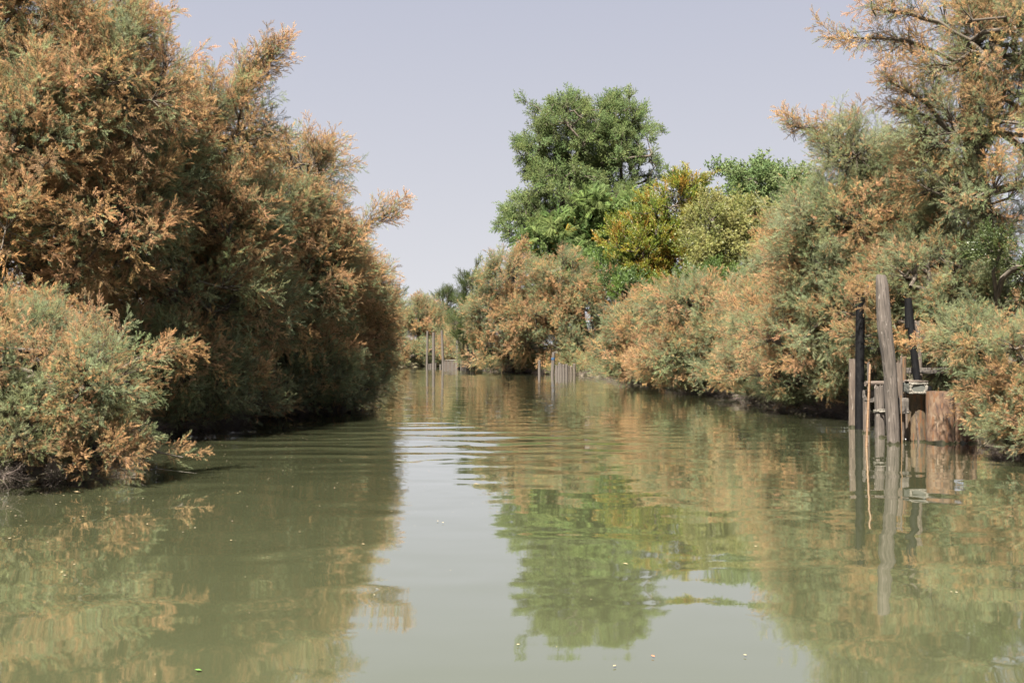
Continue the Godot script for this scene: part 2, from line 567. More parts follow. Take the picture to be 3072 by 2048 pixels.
	tree({"name": "tamarisk_tree", "label": "tall open tamarisk at the right frame edge, a long limb reaching left against the sky", "category": "tree", "kind": "tamarisk", "group": "tamarisks along the right bank",
		"base": Vector3(10.85, 0.3, -21.50), "blobs": [[9.68, 8.16, -21.00, 0.65, 0.74, 1.28], [10.60, 8.72, -21.00, 0.74, 1.02, 1.38], [9.31, 6.37, -21.20, 0.75, 0.38, 1.18], [10.41, 6.33, -21.00, 0.74, 0.65, 1.38], [9.96, 4.98, -21.20, 1.03, 0.38, 1.28]],
		"tips": [[6.93, 8.18, -20.60, 0.42, 18.00], [7.51, 8.76, -20.60, 0.40, 16.00], [7.95, 7.33, -20.80, 0.35, 12.00], [8.12, 6.88, -21.00, 0.30, 8.00]], "count": 820, "size": 0.72, "bark": 0.0105, "dry": 0.36, "holes": 0.24, "hole_scale": 14.0})
	tree({"name": "tamarisk_tree", "label": "broad tamarisk behind the black pipe, its wispy top rising over the walnut", "category": "tree", "kind": "tamarisk", "group": "tamarisks along the right bank",
		"base": Vector3(10.05, 0.3, -26.00), "blobs": [[8.64, 6.48, -25.20, 0.60, 0.27, 1.07], [9.66, 5.90, -25.00, 0.81, 0.59, 1.37], [8.64, 4.83, -25.20, 1.26, 0.60, 1.47], [10.15, 4.32, -24.60, 1.22, 0.58, 1.47], [7.88, 3.76, -25.60, 0.95, 0.62, 1.37], [8.94, 3.04, -24.80, 1.13, 0.59, 1.37], [7.77, 2.19, -25.60, 0.84, 0.62, 1.27]],
		"tips": [[7.46, 2.92, -21.10, 0.30, 7.00], [7.10, 7.42, -25.20, 0.40, 16.00], [7.92, 7.36, -25.20, 0.30, 9.00], [8.64, 7.47, -25.20, 0.30, 9.00]], "count": 1750, "size": 0.78, "bark": 0.009, "dry": 0.29})
	tree({"name": "tamarisk_tree", "label": "grey green tamarisk drooping behind the tall leaning post", "category": "tree", "kind": "tamarisk", "group": "tamarisks along the right bank",
		"base": Vector3(10.71, 0.3, -22.60), "blobs": [[9.20, 3.25, -21.60, 0.90, 0.43, 1.00], [8.85, 2.33, -22.40, 0.75, 0.45, 1.00], [9.96, 2.67, -21.40, 0.89, 0.42, 1.00], [8.72, 1.53, -24.20, 0.62, 0.52, 1.00], [9.68, 1.46, -21.00, 0.77, 0.22, 0.80]],
		"tips": [], "count": 900, "size": 0.66, "bark": 0.0115, "dry": 0.14})
	tree({"name": "tamarisk_shrub", "label": "feathery tamarisk hanging over the rusty piles at the right edge", "category": "shrub", "kind": "tamarisk", "group": "tamarisks along the right bank",
		"base": Vector3(8.16, 0.3, -15.90), "blobs": [[7.81, 1.87, -16.40, 0.47, 0.11, 0.65], [7.87, 1.52, -15.60, 0.36, 0.36, 0.75], [7.74, 0.72, -15.40, 0.12, 0.32, 0.55], [7.90, 0.55, -15.00, 0.27, 0.34, 0.65]],
		"tips": [[7.09, 1.80, -17.00, 0.24, 11.00], [7.63, 1.36, -16.80, 0.20, 7.00], [7.69, 0.59, -16.20, 0.18, 6.00]], "count": 560, "size": 0.5, "bark": 0.008, "dry": 0.36, "patch": 20.0})
	tree({"name": "tamarisk_shrub", "label": "low green tamarisk at the waterline left of the black pipe", "category": "shrub", "kind": "tamarisk", "group": "tamarisks along the right bank",
		"base": Vector3(7.95, 0.3, -27.80), "blobs": [[7.66, 0.93, -26.80, 0.85, 0.40, 0.91], [7.30, 1.36, -29.60, 0.71, 0.71, 1.00], [8.09, 0.86, -25.20, 0.34, 0.28, 0.71]],
		"tips": [], "count": 620, "size": 0.65, "bark": 0.008, "dry": 0.14})
	tree({"name": "tamarisk_tree", "label": "tall tamarisk on the right bank below the yellow green privet", "category": "tree", "kind": "tamarisk", "group": "tamarisks along the right bank",
		"base": Vector3(9.28, 0.3, -34.00), "blobs": [[9.51, 5.44, -33.00, 0.47, 0.33, 0.94], [9.22, 4.07, -33.00, 0.73, 0.80, 1.35], [8.56, 2.75, -32.40, 0.85, 0.64, 1.35]],
		"tips": [], "count": 720, "size": 0.85, "bark": 0.009, "dry": 0.29})
	tree({"name": "tamarisk_shrub", "label": "wide pinkish brown tamarisk sprawling low on the right bank", "category": "shrub", "kind": "tamarisk", "group": "tamarisks along the right bank",
		"base": Vector3(7.77, 0.3, -40.00), "blobs": [[7.23, 3.30, -39.00, 1.17, 0.54, 1.43], [7.94, 2.09, -37.50, 1.19, 0.70, 1.43], [6.63, 1.43, -38.50, 1.15, 0.59, 1.33], [7.80, 0.83, -35.40, 0.79, 0.25, 1.03]],
		"tips": [], "count": 900, "size": 0.9, "bark": 0.009, "dry": 0.31, "far": true, "patch": 21.0})
	tree({"name": "tamarisk_shrub", "label": "smaller low tamarisk where the right bank turns toward the blue banded post", "category": "shrub", "kind": "tamarisk", "group": "tamarisks along the right bank",
		"base": Vector3(6.38, 0.3, -48.00), "blobs": [[6.19, 2.60, -46.60, 1.08, 0.67, 1.33], [5.49, 1.16, -47.60, 0.84, 0.49, 1.23], [6.65, 1.00, -44.20, 1.00, 0.32, 1.23]],
		"tips": [], "count": 560, "size": 0.9, "bark": 0.009, "dry": 0.28, "far": true, "patch": 21.0})
	tree({"name": "tamarisk_tree", "label": "rounded tamarisk above the blue banded post at the far bend", "category": "tree", "kind": "tamarisk", "group": "tamarisks at the far bend",
		"base": Vector3(4.47, 0.3, -71.00), "blobs": [[3.51, 6.45, -70.50, 1.74, 1.34, 1.66], [4.38, 4.25, -69.50, 1.80, 1.55, 1.66], [1.99, 3.38, -71.00, 1.29, 1.35, 1.55], [4.80, 1.82, -69.00, 0.93, 0.78, 1.16], [2.78, 1.98, -71.50, 1.36, 0.74, 1.26]],
		"tips": [], "count": 950, "size": 1.15, "bark": 0.012, "dry": 0.3, "far": true, "patch": 21.0})
	tree({"name": "tamarisk_tree", "label": "tall tamarisk between the dark cypress and the rounded tamarisk", "category": "tree", "kind": "tamarisk", "group": "tamarisks at the far bend",
		"base": Vector3(-0.19, 0.3, -74.00), "blobs": [[-0.19, 6.97, -73.50, 1.33, 1.17, 1.64], [-1.51, 4.62, -75.00, 1.37, 1.30, 1.64], [0.76, 3.71, -72.00, 1.29, 1.35, 1.64], [-1.18, 1.50, -75.00, 0.88, 0.71, 1.24], [0.61, 1.18, -74.00, 1.34, 0.56, 1.24]],
		"tips": [[0.61, 9.06, -73.50, 0.60, 12.00]], "count": 900, "size": 1.2, "bark": 0.012, "dry": 0.3, "far": true, "patch": 21.0})
	tree({"name": "tamarisk_tree", "label": "low tamarisk behind the row of far mooring poles", "category": "tree", "kind": "tamarisk", "group": "tamarisks at the far bend",
		"base": Vector3(-8.91, 0.3, -104.00), "blobs": [[-9.82, 5.07, -104.00, 1.62, 1.26, 2.01], [-11.30, 2.78, -103.00, 1.38, 1.60, 2.01], [-7.48, 3.23, -103.00, 1.60, 1.69, 2.01], [-5.18, 2.30, -98.00, 0.72, 1.28, 1.61]],
		"tips": [], "count": 820, "size": 1.3, "bark": 0.013, "dry": 0.28, "far": true, "patch": 21.0})
	tree({"name": "tamarisk_tree", "label": "small tamarisk half hidden behind the left point at the far bend", "category": "tree", "kind": "tamarisk", "group": "tamarisks at the far bend",
		"base": Vector3(-10.26, 0.3, -72.00), "blobs": [[-9.63, 3.40, -72.00, 0.77, 1.55, 1.61], [-10.59, 1.82, -70.00, 1.19, 1.19, 1.61]],
		"tips": [], "count": 360, "size": 1.3, "bark": 0.012, "dry": 0.3, "far": true, "patch": 21.0})
	tree({"name": "tamarisk_shrub", "label": "long low tamarisk hedge closing the far end of the channel", "category": "shrub", "kind": "tamarisk", "group": "tamarisks at the far bend",
		"base": Vector3(-10.86, 0.3, -101.00), "blobs": [[-12.13, 1.22, -100.50, 1.26, 0.73, 1.50], [-9.93, 1.22, -100.50, 1.48, 0.82, 1.50], [-7.70, 1.35, -100.00, 1.25, 0.81, 1.50], [-5.38, 1.37, -94.00, 0.94, 0.82, 1.30], [-3.23, 1.10, -86.00, 0.82, 0.78, 1.30]],
		"tips": [], "count": 620, "size": 1.0, "bark": 0.01, "dry": 0.26, "far": true, "patch": 21.0})
	tree({"name": "elm_tree", "label": "tall round crowned elm standing against the sky behind the far bend", "category": "tree", "kind": "elm", "group": "broadleaved trees behind the tamarisks",
		"base": Vector3(6.39, 0.3, -84.00), "blobs": [[5.84, 19.11, -84.00, 4.51, 3.88, 4.33], [4.16, 15.36, -83.50, 4.48, 3.02, 4.33], [9.15, 17.64, -84.00, 3.22, 4.14, 3.93], [1.23, 12.73, -83.00, 2.53, 1.73, 2.73], [7.04, 13.10, -83.00, 4.27, 2.09, 3.73], [8.78, 21.13, -84.00, 2.30, 1.75, 2.53], [4.55, 21.13, -84.00, 2.49, 1.57, 2.53], [2.35, 18.38, -84.00, 2.30, 1.94, 2.53]],
		"tips": [[-1.13, 12.37, -83.00, 0.70, 12.00], [12.63, 20.40, -84.00, 0.70, 10.00]], "count": 4000, "size": 0.9, "bark": 0.0115, "per": 4, "lift": 0.5, "holes": 0.3, "hole_scale": 10.0})
	tree({"name": "ailanthus_tree", "label": "bright green ailanthus with drooping compound leaves under the elm", "category": "tree", "kind": "ailanthus", "group": "broadleaved trees behind the tamarisks",
		"base": Vector3(5.84, 0.3, -81.40), "blobs": [[7.86, 12.36, -80.20, 1.78, 0.45, 2.09], [4.29, 10.14, -79.10, 2.26, 0.88, 2.29], [7.40, 9.79, -79.10, 2.09, 1.05, 2.29], [5.63, 7.67, -78.50, 2.41, 0.70, 2.09], [9.48, 11.52, -79.10, 1.40, 0.88, 1.99], [9.06, 8.70, -78.50, 1.73, 1.38, 1.99]],
		"tips": [], "count": 760, "size": 1.35, "bark": 0.012, "lift": 0.12})
	tree({"name": "laurel_tree", "label": "tall laurel speckled with orange and yellow leaves", "category": "tree", "kind": "spotted", "group": "broadleaved trees behind the tamarisks",
		"base": Vector3(11.39, 0.3, -73.60), "blobs": [[12.63, 12.75, -72.40, 1.19, 1.19, 1.67], [11.21, 10.69, -72.40, 2.30, 1.67, 2.27], [9.40, 8.74, -71.90, 1.97, 1.81, 2.27], [12.23, 8.11, -71.90, 1.71, 1.81, 2.17], [10.10, 5.88, -71.30, 1.69, 1.32, 2.07]],
		"tips": [[11.84, 14.17, -72.40, 0.40, 7.00]], "count": 1350, "size": 1.1, "bark": 0.011, "lift": 0.8, "patch": 14.0, "tints": [Color(0.095, 0.145, 0.024), Color(0.15, 0.195, 0.028), Color(0.19, 0.225, 0.032), Color(0.24, 0.23, 0.035), Color(0.27, 0.18, 0.032)]})
	tree({"name": "privet_tree", "label": "pale yellow green privet in flower beside the orange speckled laurel", "category": "tree", "kind": "privet", "group": "broadleaved trees behind the tamarisks",
		"base": Vector3(14.81, 0.3, -67.20), "blobs": [[13.27, 9.76, -66.10, 1.18, 1.18, 1.57], [15.58, 9.47, -66.10, 1.53, 1.33, 1.77], [14.15, 7.26, -65.50, 2.08, 1.51, 1.87]],
		"tips": [], "count": 900, "size": 1.1, "bark": 0.012, "lift": 0.75, "tints": [Color(0.165, 0.185, 0.055), Color(0.21, 0.22, 0.068), Color(0.26, 0.255, 0.09)]})
	tree({"name": "walnut_tree", "label": "loose green walnut crown behind the privet on the right", "category": "tree", "kind": "walnut", "group": "broadleaved trees behind the tamarisks",
		"base": Vector3(20.71, 0.3, -78.40), "blobs": [[19.06, 14.68, -77.30, 1.86, 0.74, 2.09], [22.11, 14.34, -77.30, 1.35, 0.85, 1.80], [20.46, 12.50, -76.20, 2.66, 0.82, 2.29], [17.46, 12.83, -76.20, 1.16, 0.49, 1.59]],
		"tips": [[16.02, 15.86, -77.30, 0.80, 10.00]], "count": 480, "size": 1.35, "bark": 0.0125, "lift": 0.3, "pale": true})
	tree({"name": "bay_shrub", "label": "dark green glossy bush between the rounded tamarisk and the laurel", "category": "shrub", "kind": "laurel", "group": "broadleaved trees behind the tamarisks",
		"base": Vector3(7.65, 0.3, -68.90), "blobs": [[7.80, 3.14, -74.60, 1.76, 1.76, 1.49], [7.53, 5.38, -67.80, 1.11, 0.90, 1.49], [6.92, 7.52, -72.30, 0.74, 0.61, 1.49], [8.72, 3.89, -67.80, 0.81, 0.48, 1.29]],
		"tips": [], "count": 420, "size": 1.05, "bark": 0.01, "lift": 0.5, "tints": [Color(0.055, 0.095, 0.026), Color(0.08, 0.135, 0.032), Color(0.11, 0.175, 0.038)]})
	tree({"name": "bay_shrub", "label": "mid green glossy bush under the flowering privet", "category": "shrub", "kind": "laurel", "group": "broadleaved trees behind the tamarisks",
		"base": Vector3(12.60, 0.3, -62.10), "blobs": [[11.84, 5.54, -61.00, 1.63, 0.57, 1.50], [13.44, 4.52, -56.50, 0.98, 0.74, 1.50]],
		"tips": [], "count": 360, "size": 1.0, "bark": 0.01, "lift": 0.5, "tints": [Color(0.065, 0.105, 0.026), Color(0.095, 0.145, 0.032), Color(0.125, 0.18, 0.038)]})
	tree({"name": "cypress_shrub", "label": "narrow dark green cypress left of the tall far tamarisk", "category": "shrub", "kind": "juniper", "group": "broadleaved trees behind the tamarisks",
		"base": Vector3(-3.34, 0.3, -84.00), "blobs": [[-3.38, 6.93, -83.00, 0.52, 1.39, 0.74], [-3.67, 4.02, -83.00, 1.03, 1.75, 1.25]],
		"tips": [[-2.83, 9.10, -83.00, 0.30, 6.00]], "count": 520, "size": 0.85, "bark": 0.01, "lift": 1.2})
	tree({"name": "dark_bush", "label": "dark spiky bush top showing above the far poles", "category": "shrub", "kind": "juniper", "group": "broadleaved trees behind the tamarisks",
		"base": Vector3(-7.13, 0.3, -108.00), "blobs": [[-7.13, 7.08, -108.00, 0.87, 0.68, 1.13], [-6.89, 5.19, -108.00, 1.16, 0.97, 1.33]],
		"tips": [], "count": 260, "size": 0.9, "bark": 0.01, "lift": 1.2})
	tree({"name": "dark_bush", "label": "dark spiky bush top showing beside the left point", "category": "shrub", "kind": "juniper", "group": "broadleaved trees behind the tamarisks",
		"base": Vector3(-13.03, 0.3, -110.00), "blobs": [[-13.03, 7.18, -110.00, 0.80, 0.61, 1.13], [-13.28, 5.26, -110.00, 1.67, 1.09, 1.53]],
		"tips": [], "count": 260, "size": 0.9, "bark": 0.01, "lift": 1.2})
	tree({"name": "bay_shrub", "label": "sprig of broad glossy leaves among the tamarisk at the right edge", "category": "shrub", "kind": "laurel", "group": "broadleaved trees behind the tamarisks",
		"base": Vector3(10.96, 0.3, -21.00), "blobs": [[9.49, 3.60, -19.40, 0.10, 0.06, 0.37], [9.96, 3.35, -19.40, 0.09, 0.20, 0.47]],
		"tips": [], "count": 90, "size": 0.42, "bark": 0.007, "lift": 0.4, "tints": [Color(0.055, 0.08, 0.026), Color(0.075, 0.105, 0.034), Color(0.1, 0.125, 0.042)]})


# ------------------------------------------------------------------ the land and the water
var bank_z := PackedFloat32Array([60, 0, -8, -11.5, -13, -19, -24, -29, -31.2, -34, -40, -60, -85, -96, -99, -101])
var bank_left := PackedFloat32Array([-9, -8, -7.2, -6.7, -6.5, -7.4, -6.8, -5.2, -4.7, -6.2, -9, -12, -13, -13, -11, -8])
var right_z := PackedFloat32Array([60, 0, -10, -14.6, -16, -18.6, -21.5, -25, -28, -37, -45, -52, -62, -66, -77, -86, -94, -99, -101])
var bank_right := PackedFloat32Array([11, 10, 8.9, 8.3, 8.5, 9.2, 9.4, 9.0, 8.1, 8.0, 7.1, 6.0, 6.2, 4.6, -0.4, -2.4, -4.2, -6.2, -8])

func along(zs: PackedFloat32Array, xs: PackedFloat32Array, z: float) -> float:
	for i in range(1, zs.size()):
		if z >= zs[i]:
			var f := clampf((z - zs[i]) / (zs[i - 1] - zs[i]), 0.0, 1.0)
			return lerpf(xs[i], xs[i - 1], f)
	return xs[xs.size() - 1]

func land_height(x: float, z: float) -> float:
	var wave := wobble.get_noise_2d(x * 20.0, z * 20.0) * 0.5
	var inside := minf(x - along(bank_z, bank_left, z), along(right_z, bank_right, z) - x)
	if z < -101.0:
		inside = -1.0 - (-101.0 - z)
	inside += wave * 0.6
	var h := 0.0
	if inside > 0.0:
		h = -minf(1.4, inside * 0.7)
	else:
		h = minf(0.5, -inside * 0.55) + minf(0.6, maxf(0.0, -inside - 3.0) * 0.05)
		h += wobble.get_noise_2d(x * 60.0, z * 60.0) * 0.12 * minf(1.0, -inside)
	return h

func sheet(xs: PackedFloat32Array, zs: PackedFloat32Array, ys: PackedFloat32Array) -> ArrayMesh:
	var w := xs.size()
	var v := PackedVector3Array()
	var n := PackedVector3Array()
	var uv := PackedVector2Array()
	var idx := PackedInt32Array()
	v.resize(w * zs.size()); n.resize(v.size()); uv.resize(v.size())
	for j in zs.size():
		var j0 := maxi(j - 1, 0)
		var j1 := mini(j + 1, zs.size() - 1)
		for i in w:
			var i0 := maxi(i - 1, 0)
			var i1 := mini(i + 1, w - 1)
			var k := j * w + i
			v[k] = Vector3(xs[i], ys[k], zs[j])
			var sx := (ys[j * w + i1] - ys[j * w + i0]) / (xs[i1] - xs[i0])
			var sz := (ys[j1 * w + i] - ys[j0 * w + i]) / (zs[j1] - zs[j0])
			n[k] = Vector3(-sx, 1.0, -sz).normalized()
			uv[k] = Vector2(xs[i], zs[j])
	for j in zs.size() - 1:
		for i in w - 1:
			var k := j * w + i
			idx.append(k); idx.append(k + 1); idx.append(k + w)
			idx.append(k + 1); idx.append(k + w + 1); idx.append(k + w)
	var arrays := []
	arrays.resize(Mesh.ARRAY_MAX)
	arrays[Mesh.ARRAY_VERTEX] = v
	arrays[Mesh.ARRAY_NORMAL] = n
	arrays[Mesh.ARRAY_TEX_UV] = uv
	arrays[Mesh.ARRAY_INDEX] = idx
	var m := ArrayMesh.new()
	m.add_surface_from_arrays(Mesh.PRIMITIVE_TRIANGLES, arrays)
	return m

func build_land() -> void:
	var xs := PackedFloat32Array([-3000, -900, -300, -120, -80])
	for i in 101: xs.append(-50.0 + i)
	for x in [80, 120, 300, 900, 3000]: xs.append(x)
	var zs := PackedFloat32Array([-4000, -1200, -400, -200, -150, -125])
	for i in 131: zs.append(-115.0 + i)
	for z in [30, 60, 150, 500]: zs.append(z)
	var ys := PackedFloat32Array()
	for z in zs:
		for x in xs:
			ys.append(land_height(x, z))
	var m := textured(streak_image(256, 256, 21, 3.0, 6.0, [Color(0.03, 0.027, 0.016), Color(0.06, 0.05, 0.03), Color(0.1, 0.085, 0.05), Color(0.06, 0.07, 0.03)], []), 0.95, 3.0)
	m.uv1_scale = Vector3(0.35, 0.35, 0.35)
	var o := part("ground", sheet(xs, zs, ys), m, self)
	tag(o, "dark damp earth of the banks under the shrubs", "", "", "structure")

func ripple(x: float, z: float) -> float:
	var d := -z
	var gust := wobble.get_noise_2d(x * 3.0 + 40.0, z * 1.6)
	var warp := wobble.get_noise_2d(x * 9.0, z * 9.0 + 300.0)
	# slow swell left over everywhere, long in the crest
	var h := 0.0011 * sin(z * 4.1 + x * 0.6 + warp * 3.0) + 0.0008 * sin(z * 6.7 - x * 1.1 + warp * 4.0)
	h += 0.0006 * sin(x * 5.3 + z * 2.2 + warp * 4.0) + 0.0004 * sin(x * 11.0 - z * 4.0 + warp * 6.0)
	h += 0.0005 * wobble.get_noise_2d(x * 22.0 + 500.0, z * 60.0) + 0.00008 * sin(z * 17.0 + x * 1.7 + warp * 9.0)
	# wind ripples farther out
	var far := smoothstep(20.0, 46.0, d) * (0.75 + 0.8 * gust)
	var lines := wobble.get_noise_2d(x * 26.0, z * 130.0)
	h += 0.75 * far * (0.0038 * sin(z * 8.3 + x * 0.35 + warp * 5.0) + 0.0026 * sin(z * 12.9 - x * 0.8 + warp * 7.0) + 0.008 * lines)
	# the wake that crosses the mirror of the sky
	var pack := exp(-pow((d - 19.0) / 3.4, 2.0)) * exp(-pow((x + 1.6) / 3.6, 2.0))
	h += pack * 0.0105 * sin(d * 5.2 + x * 0.22 + warp * 1.6) + pack * 0.004 * sin(d * 9.4 - x * 0.5 + warp * 3.0)
	return h

func build_water() -> void:
	var xs := PackedFloat32Array([-60, -30])
	var x := -13.0
	while x <= 13.0:
		xs.append(x); x += 0.2
	xs.append(30); xs.append(60)
	var zs := PackedFloat32Array()
	var d := 110.0
	while d > 3.0:
		zs.append(-d)
		d -= 0.11 if d > 30.0 else 0.07
	for z in [-2.0, 0.0, 10.0, 60.0]: zs.append(z)
	var ys := PackedFloat32Array()
	for z in zs:
		for xx in xs:
			ys.append(ripple(xx, z) if absf(xx) < 14.0 and z < -2.5 else 0.0)
	var m := StandardMaterial3D.new()
	m.albedo_color = srgb(0.0373, 0.0416, 0.0222)
	m.roughness = 0.03
	m.metallic_specular = 0.7
	m.clearcoat_enabled = true
	m.clearcoat = 1.0
	m.clearcoat_roughness = 0.03
	var o := part("water", sheet(xs, zs, ys), m, self)
	tag(o, "calm murky green channel water mirroring the banks", "", "", "structure")

# ------------------------------------------------------------------ growth along the water's edge
func undergrowth(called: String, label: String, zs: PackedFloat32Array, xs: PackedFloat32Array, way: float, z0: float, z1: float, step: float) -> void:
	rng.seed = hash(label)
	var o := Node3D.new()
	o.name = called
	add_child(o, true)
	tag(o, label, "undergrowth", "", "stuff")
	var places := {}
	var tints := {}
	var z := z0
	while z > z1:
		var far := z < -36.0
		var edge := along(zs, xs, z)
		for k in (3 if rng.randf() < 0.3 else 2):
			var inland := absf(rng.randfn(0.0, 1.0)) * 1.1 - 0.2 if k < 2 else rnd(0.5, 5.0)
			var x := edge + way * inland
			var zz := z + rnd(-step, step)
			var y := maxf(0.04, land_height(x, zz)) + rnd(-0.05, 0.12)
			var d := (Vector3(-way * rnd(-0.1, 0.9), rnd(0.35, 1.1), rnd(-0.6, 0.6))).normalized()
			var s := rnd(0.55, 1.0) * (1.25 if far else 0.85)
			var u := across(d)
			var w := u.cross(d)
			var ang := rnd(0, TAU)
			var e := u * cos(ang) + w * sin(ang)
			var field := wobble.get_noise_2d(x * 14.0, zz * 14.0) + rnd(-0.1, 0.1)
			var key := "mixed" if field > 0.16 else "green"
			if far: key += "_far"
			var slot := "%s/%d" % [key, rng.randi() % (boughs[key] as Array).size()]
			if not places.has(slot):
				places[slot] = []; tints[slot] = []
			places[slot].append(Transform3D(Basis(e * s, d * s, e.cross(d) * s), Vector3(x, y, zz)))
			var q := rnd(0.75, 1.1)
			tints[slot].append(Color(q, q, q * rnd(0.85, 1.0)))
		z -= step * (1.3 if far else 1.0)
	var slots := places.keys()
	slots.sort()
	for slot in slots:
		multi(o, "low_foliage", boughs[slot.get_slice("/", 0)][int(slot.get_slice("/", 1))], m_leaf, places[slot], tints[slot])

# ------------------------------------------------------------------ posts, piles and what lies on the water
var m_wood: StandardMaterial3D
var m_wood_warm: StandardMaterial3D
var m_wood_far: StandardMaterial3D
var m_rust: StandardMaterial3D
var m_rust_dark: StandardMaterial3D
var m_pipe: StandardMaterial3D
var m_bamboo: StandardMaterial3D
var m_chalk: StandardMaterial3D
var m_board: StandardMaterial3D
var m_grey: StandardMaterial3D
var m_twig: StandardMaterial3D
var m_slime: StandardMaterial3D

func thing_materials() -> void:
	m_wood = textured(streak_image(192, 384, 31, 3.4, 5.0, [Color(0.0125, 0.0099, 0.0079), Color(0.0370, 0.0297, 0.0244), Color(0.0554, 0.0449, 0.0383), Color(0.0779, 0.0647, 0.0561)], [[Color(0.0983, 0.0858, 0.0759), 2.0, 9.0, 0.42, 3.0], [Color(0.0079, 0.0066, 0.0059), 5.0, 5.0, 0.46, 9.0]]), 0.9, 5.0)
	m_wood_warm = textured(streak_image(192, 384, 37, 3.4, 5.0, [Color(0.0125, 0.0086, 0.0066), Color(0.0370, 0.0264, 0.0198), Color(0.0614, 0.0455, 0.0350), Color(0.0983, 0.0759, 0.0594)], [[Color(0.1063, 0.0898, 0.0779), 2.0, 9.0, 0.36, 3.0]]), 0.9, 5.0)
	m_wood_far = textured(streak_image(128, 256, 41, 3.0, 5.0, [Color(0.0164, 0.0132, 0.0111), Color(0.0390, 0.0322, 0.0270), Color(0.0654, 0.0549, 0.0475), Color(0.0882, 0.0771, 0.0670)], []), 0.92, 4.0)
	m_rust = textured(streak_image(256, 256, 43, 1.5, 7.0, [Color(0.0284, 0.0158, 0.0106), Color(0.0620, 0.0330, 0.0191), Color(0.0950, 0.0594, 0.0356), Color(0.1188, 0.0878, 0.0620)], [[Color(0.0850, 0.0400, 0.0170), 1.6, 5.0, 0.22, 5.0], [Color(0.0211, 0.0145, 0.0106), 4.0, 5.0, 0.4, 11.0]]), 0.88, 3.0)
	m_rust_dark = textured(streak_image(256, 256, 47, 1.5, 7.0, [Color(0.0191, 0.0132, 0.0086), Color(0.0403, 0.0264, 0.0132), Color(0.0667, 0.0436, 0.0211), Color(0.0858, 0.0620, 0.0383)], [[Color(0.0713, 0.0297, 0.0092), 1.6, 5.0, 0.16, 5.0]]), 0.85, 3.0)
	m_pipe = textured(streak_image(128, 256, 53, 1.5, 8.0, [Color(0.0020, 0.0020, 0.0023), Color(0.0033, 0.0033, 0.0040), Color(0.0059, 0.0059, 0.0066)], [[Color(0.0132, 0.0125, 0.0119), 3.0, 14.0, 0.42, 2.0]]), 0.6, 1.0)
	m_pipe.metallic_specular = 0.25
	m_bamboo = textured(streak_image(64, 256, 59, 1.5, 6.0, [Color(0.0568, 0.0284, 0.0125), Color(0.0950, 0.0515, 0.0231), Color(0.1234, 0.0739, 0.0356)], []), 0.6, 1.0)
	m_chalk = textured(streak_image(128, 128, 61, 2.5, 4.0, [Color(0.0653, 0.0574, 0.0469), Color(0.1228, 0.1129, 0.0964), Color(0.1637, 0.1531, 0.1353)], [[Color(0.0330, 0.0264, 0.0205), 3.0, 4.0, 0.3, 4.0]]), 0.95, 4.0)
	m_board = textured(streak_image(192, 192, 67, 5.0, 1.6, [Color(0.0191, 0.0158, 0.0145), Color(0.0475, 0.0403, 0.0343), Color(0.0759, 0.0653, 0.0568)], [[Color(0.0092, 0.0079, 0.0073), 1.2, 1.6, 0.2, 8.0]]), 0.92, 4.0)
	m_grey = textured(streak_image(64, 64, 71, 2.0, 3.0, [Color(0.0429, 0.0449, 0.0403), Color(0.0568, 0.0594, 0.0521)], []), 0.9, 1.0)
	m_slime = textured(streak_image(64, 64, 73, 2.0, 5.0, [Color(0.012, 0.012, 0.007), Color(0.022, 0.022, 0.012), Color(0.03, 0.028, 0.018)], []), 0.35, 2.0)
	m_twig = StandardMaterial3D.new()
	m_twig.vertex_color_use_as_albedo = true
	m_twig.roughness = 0.9

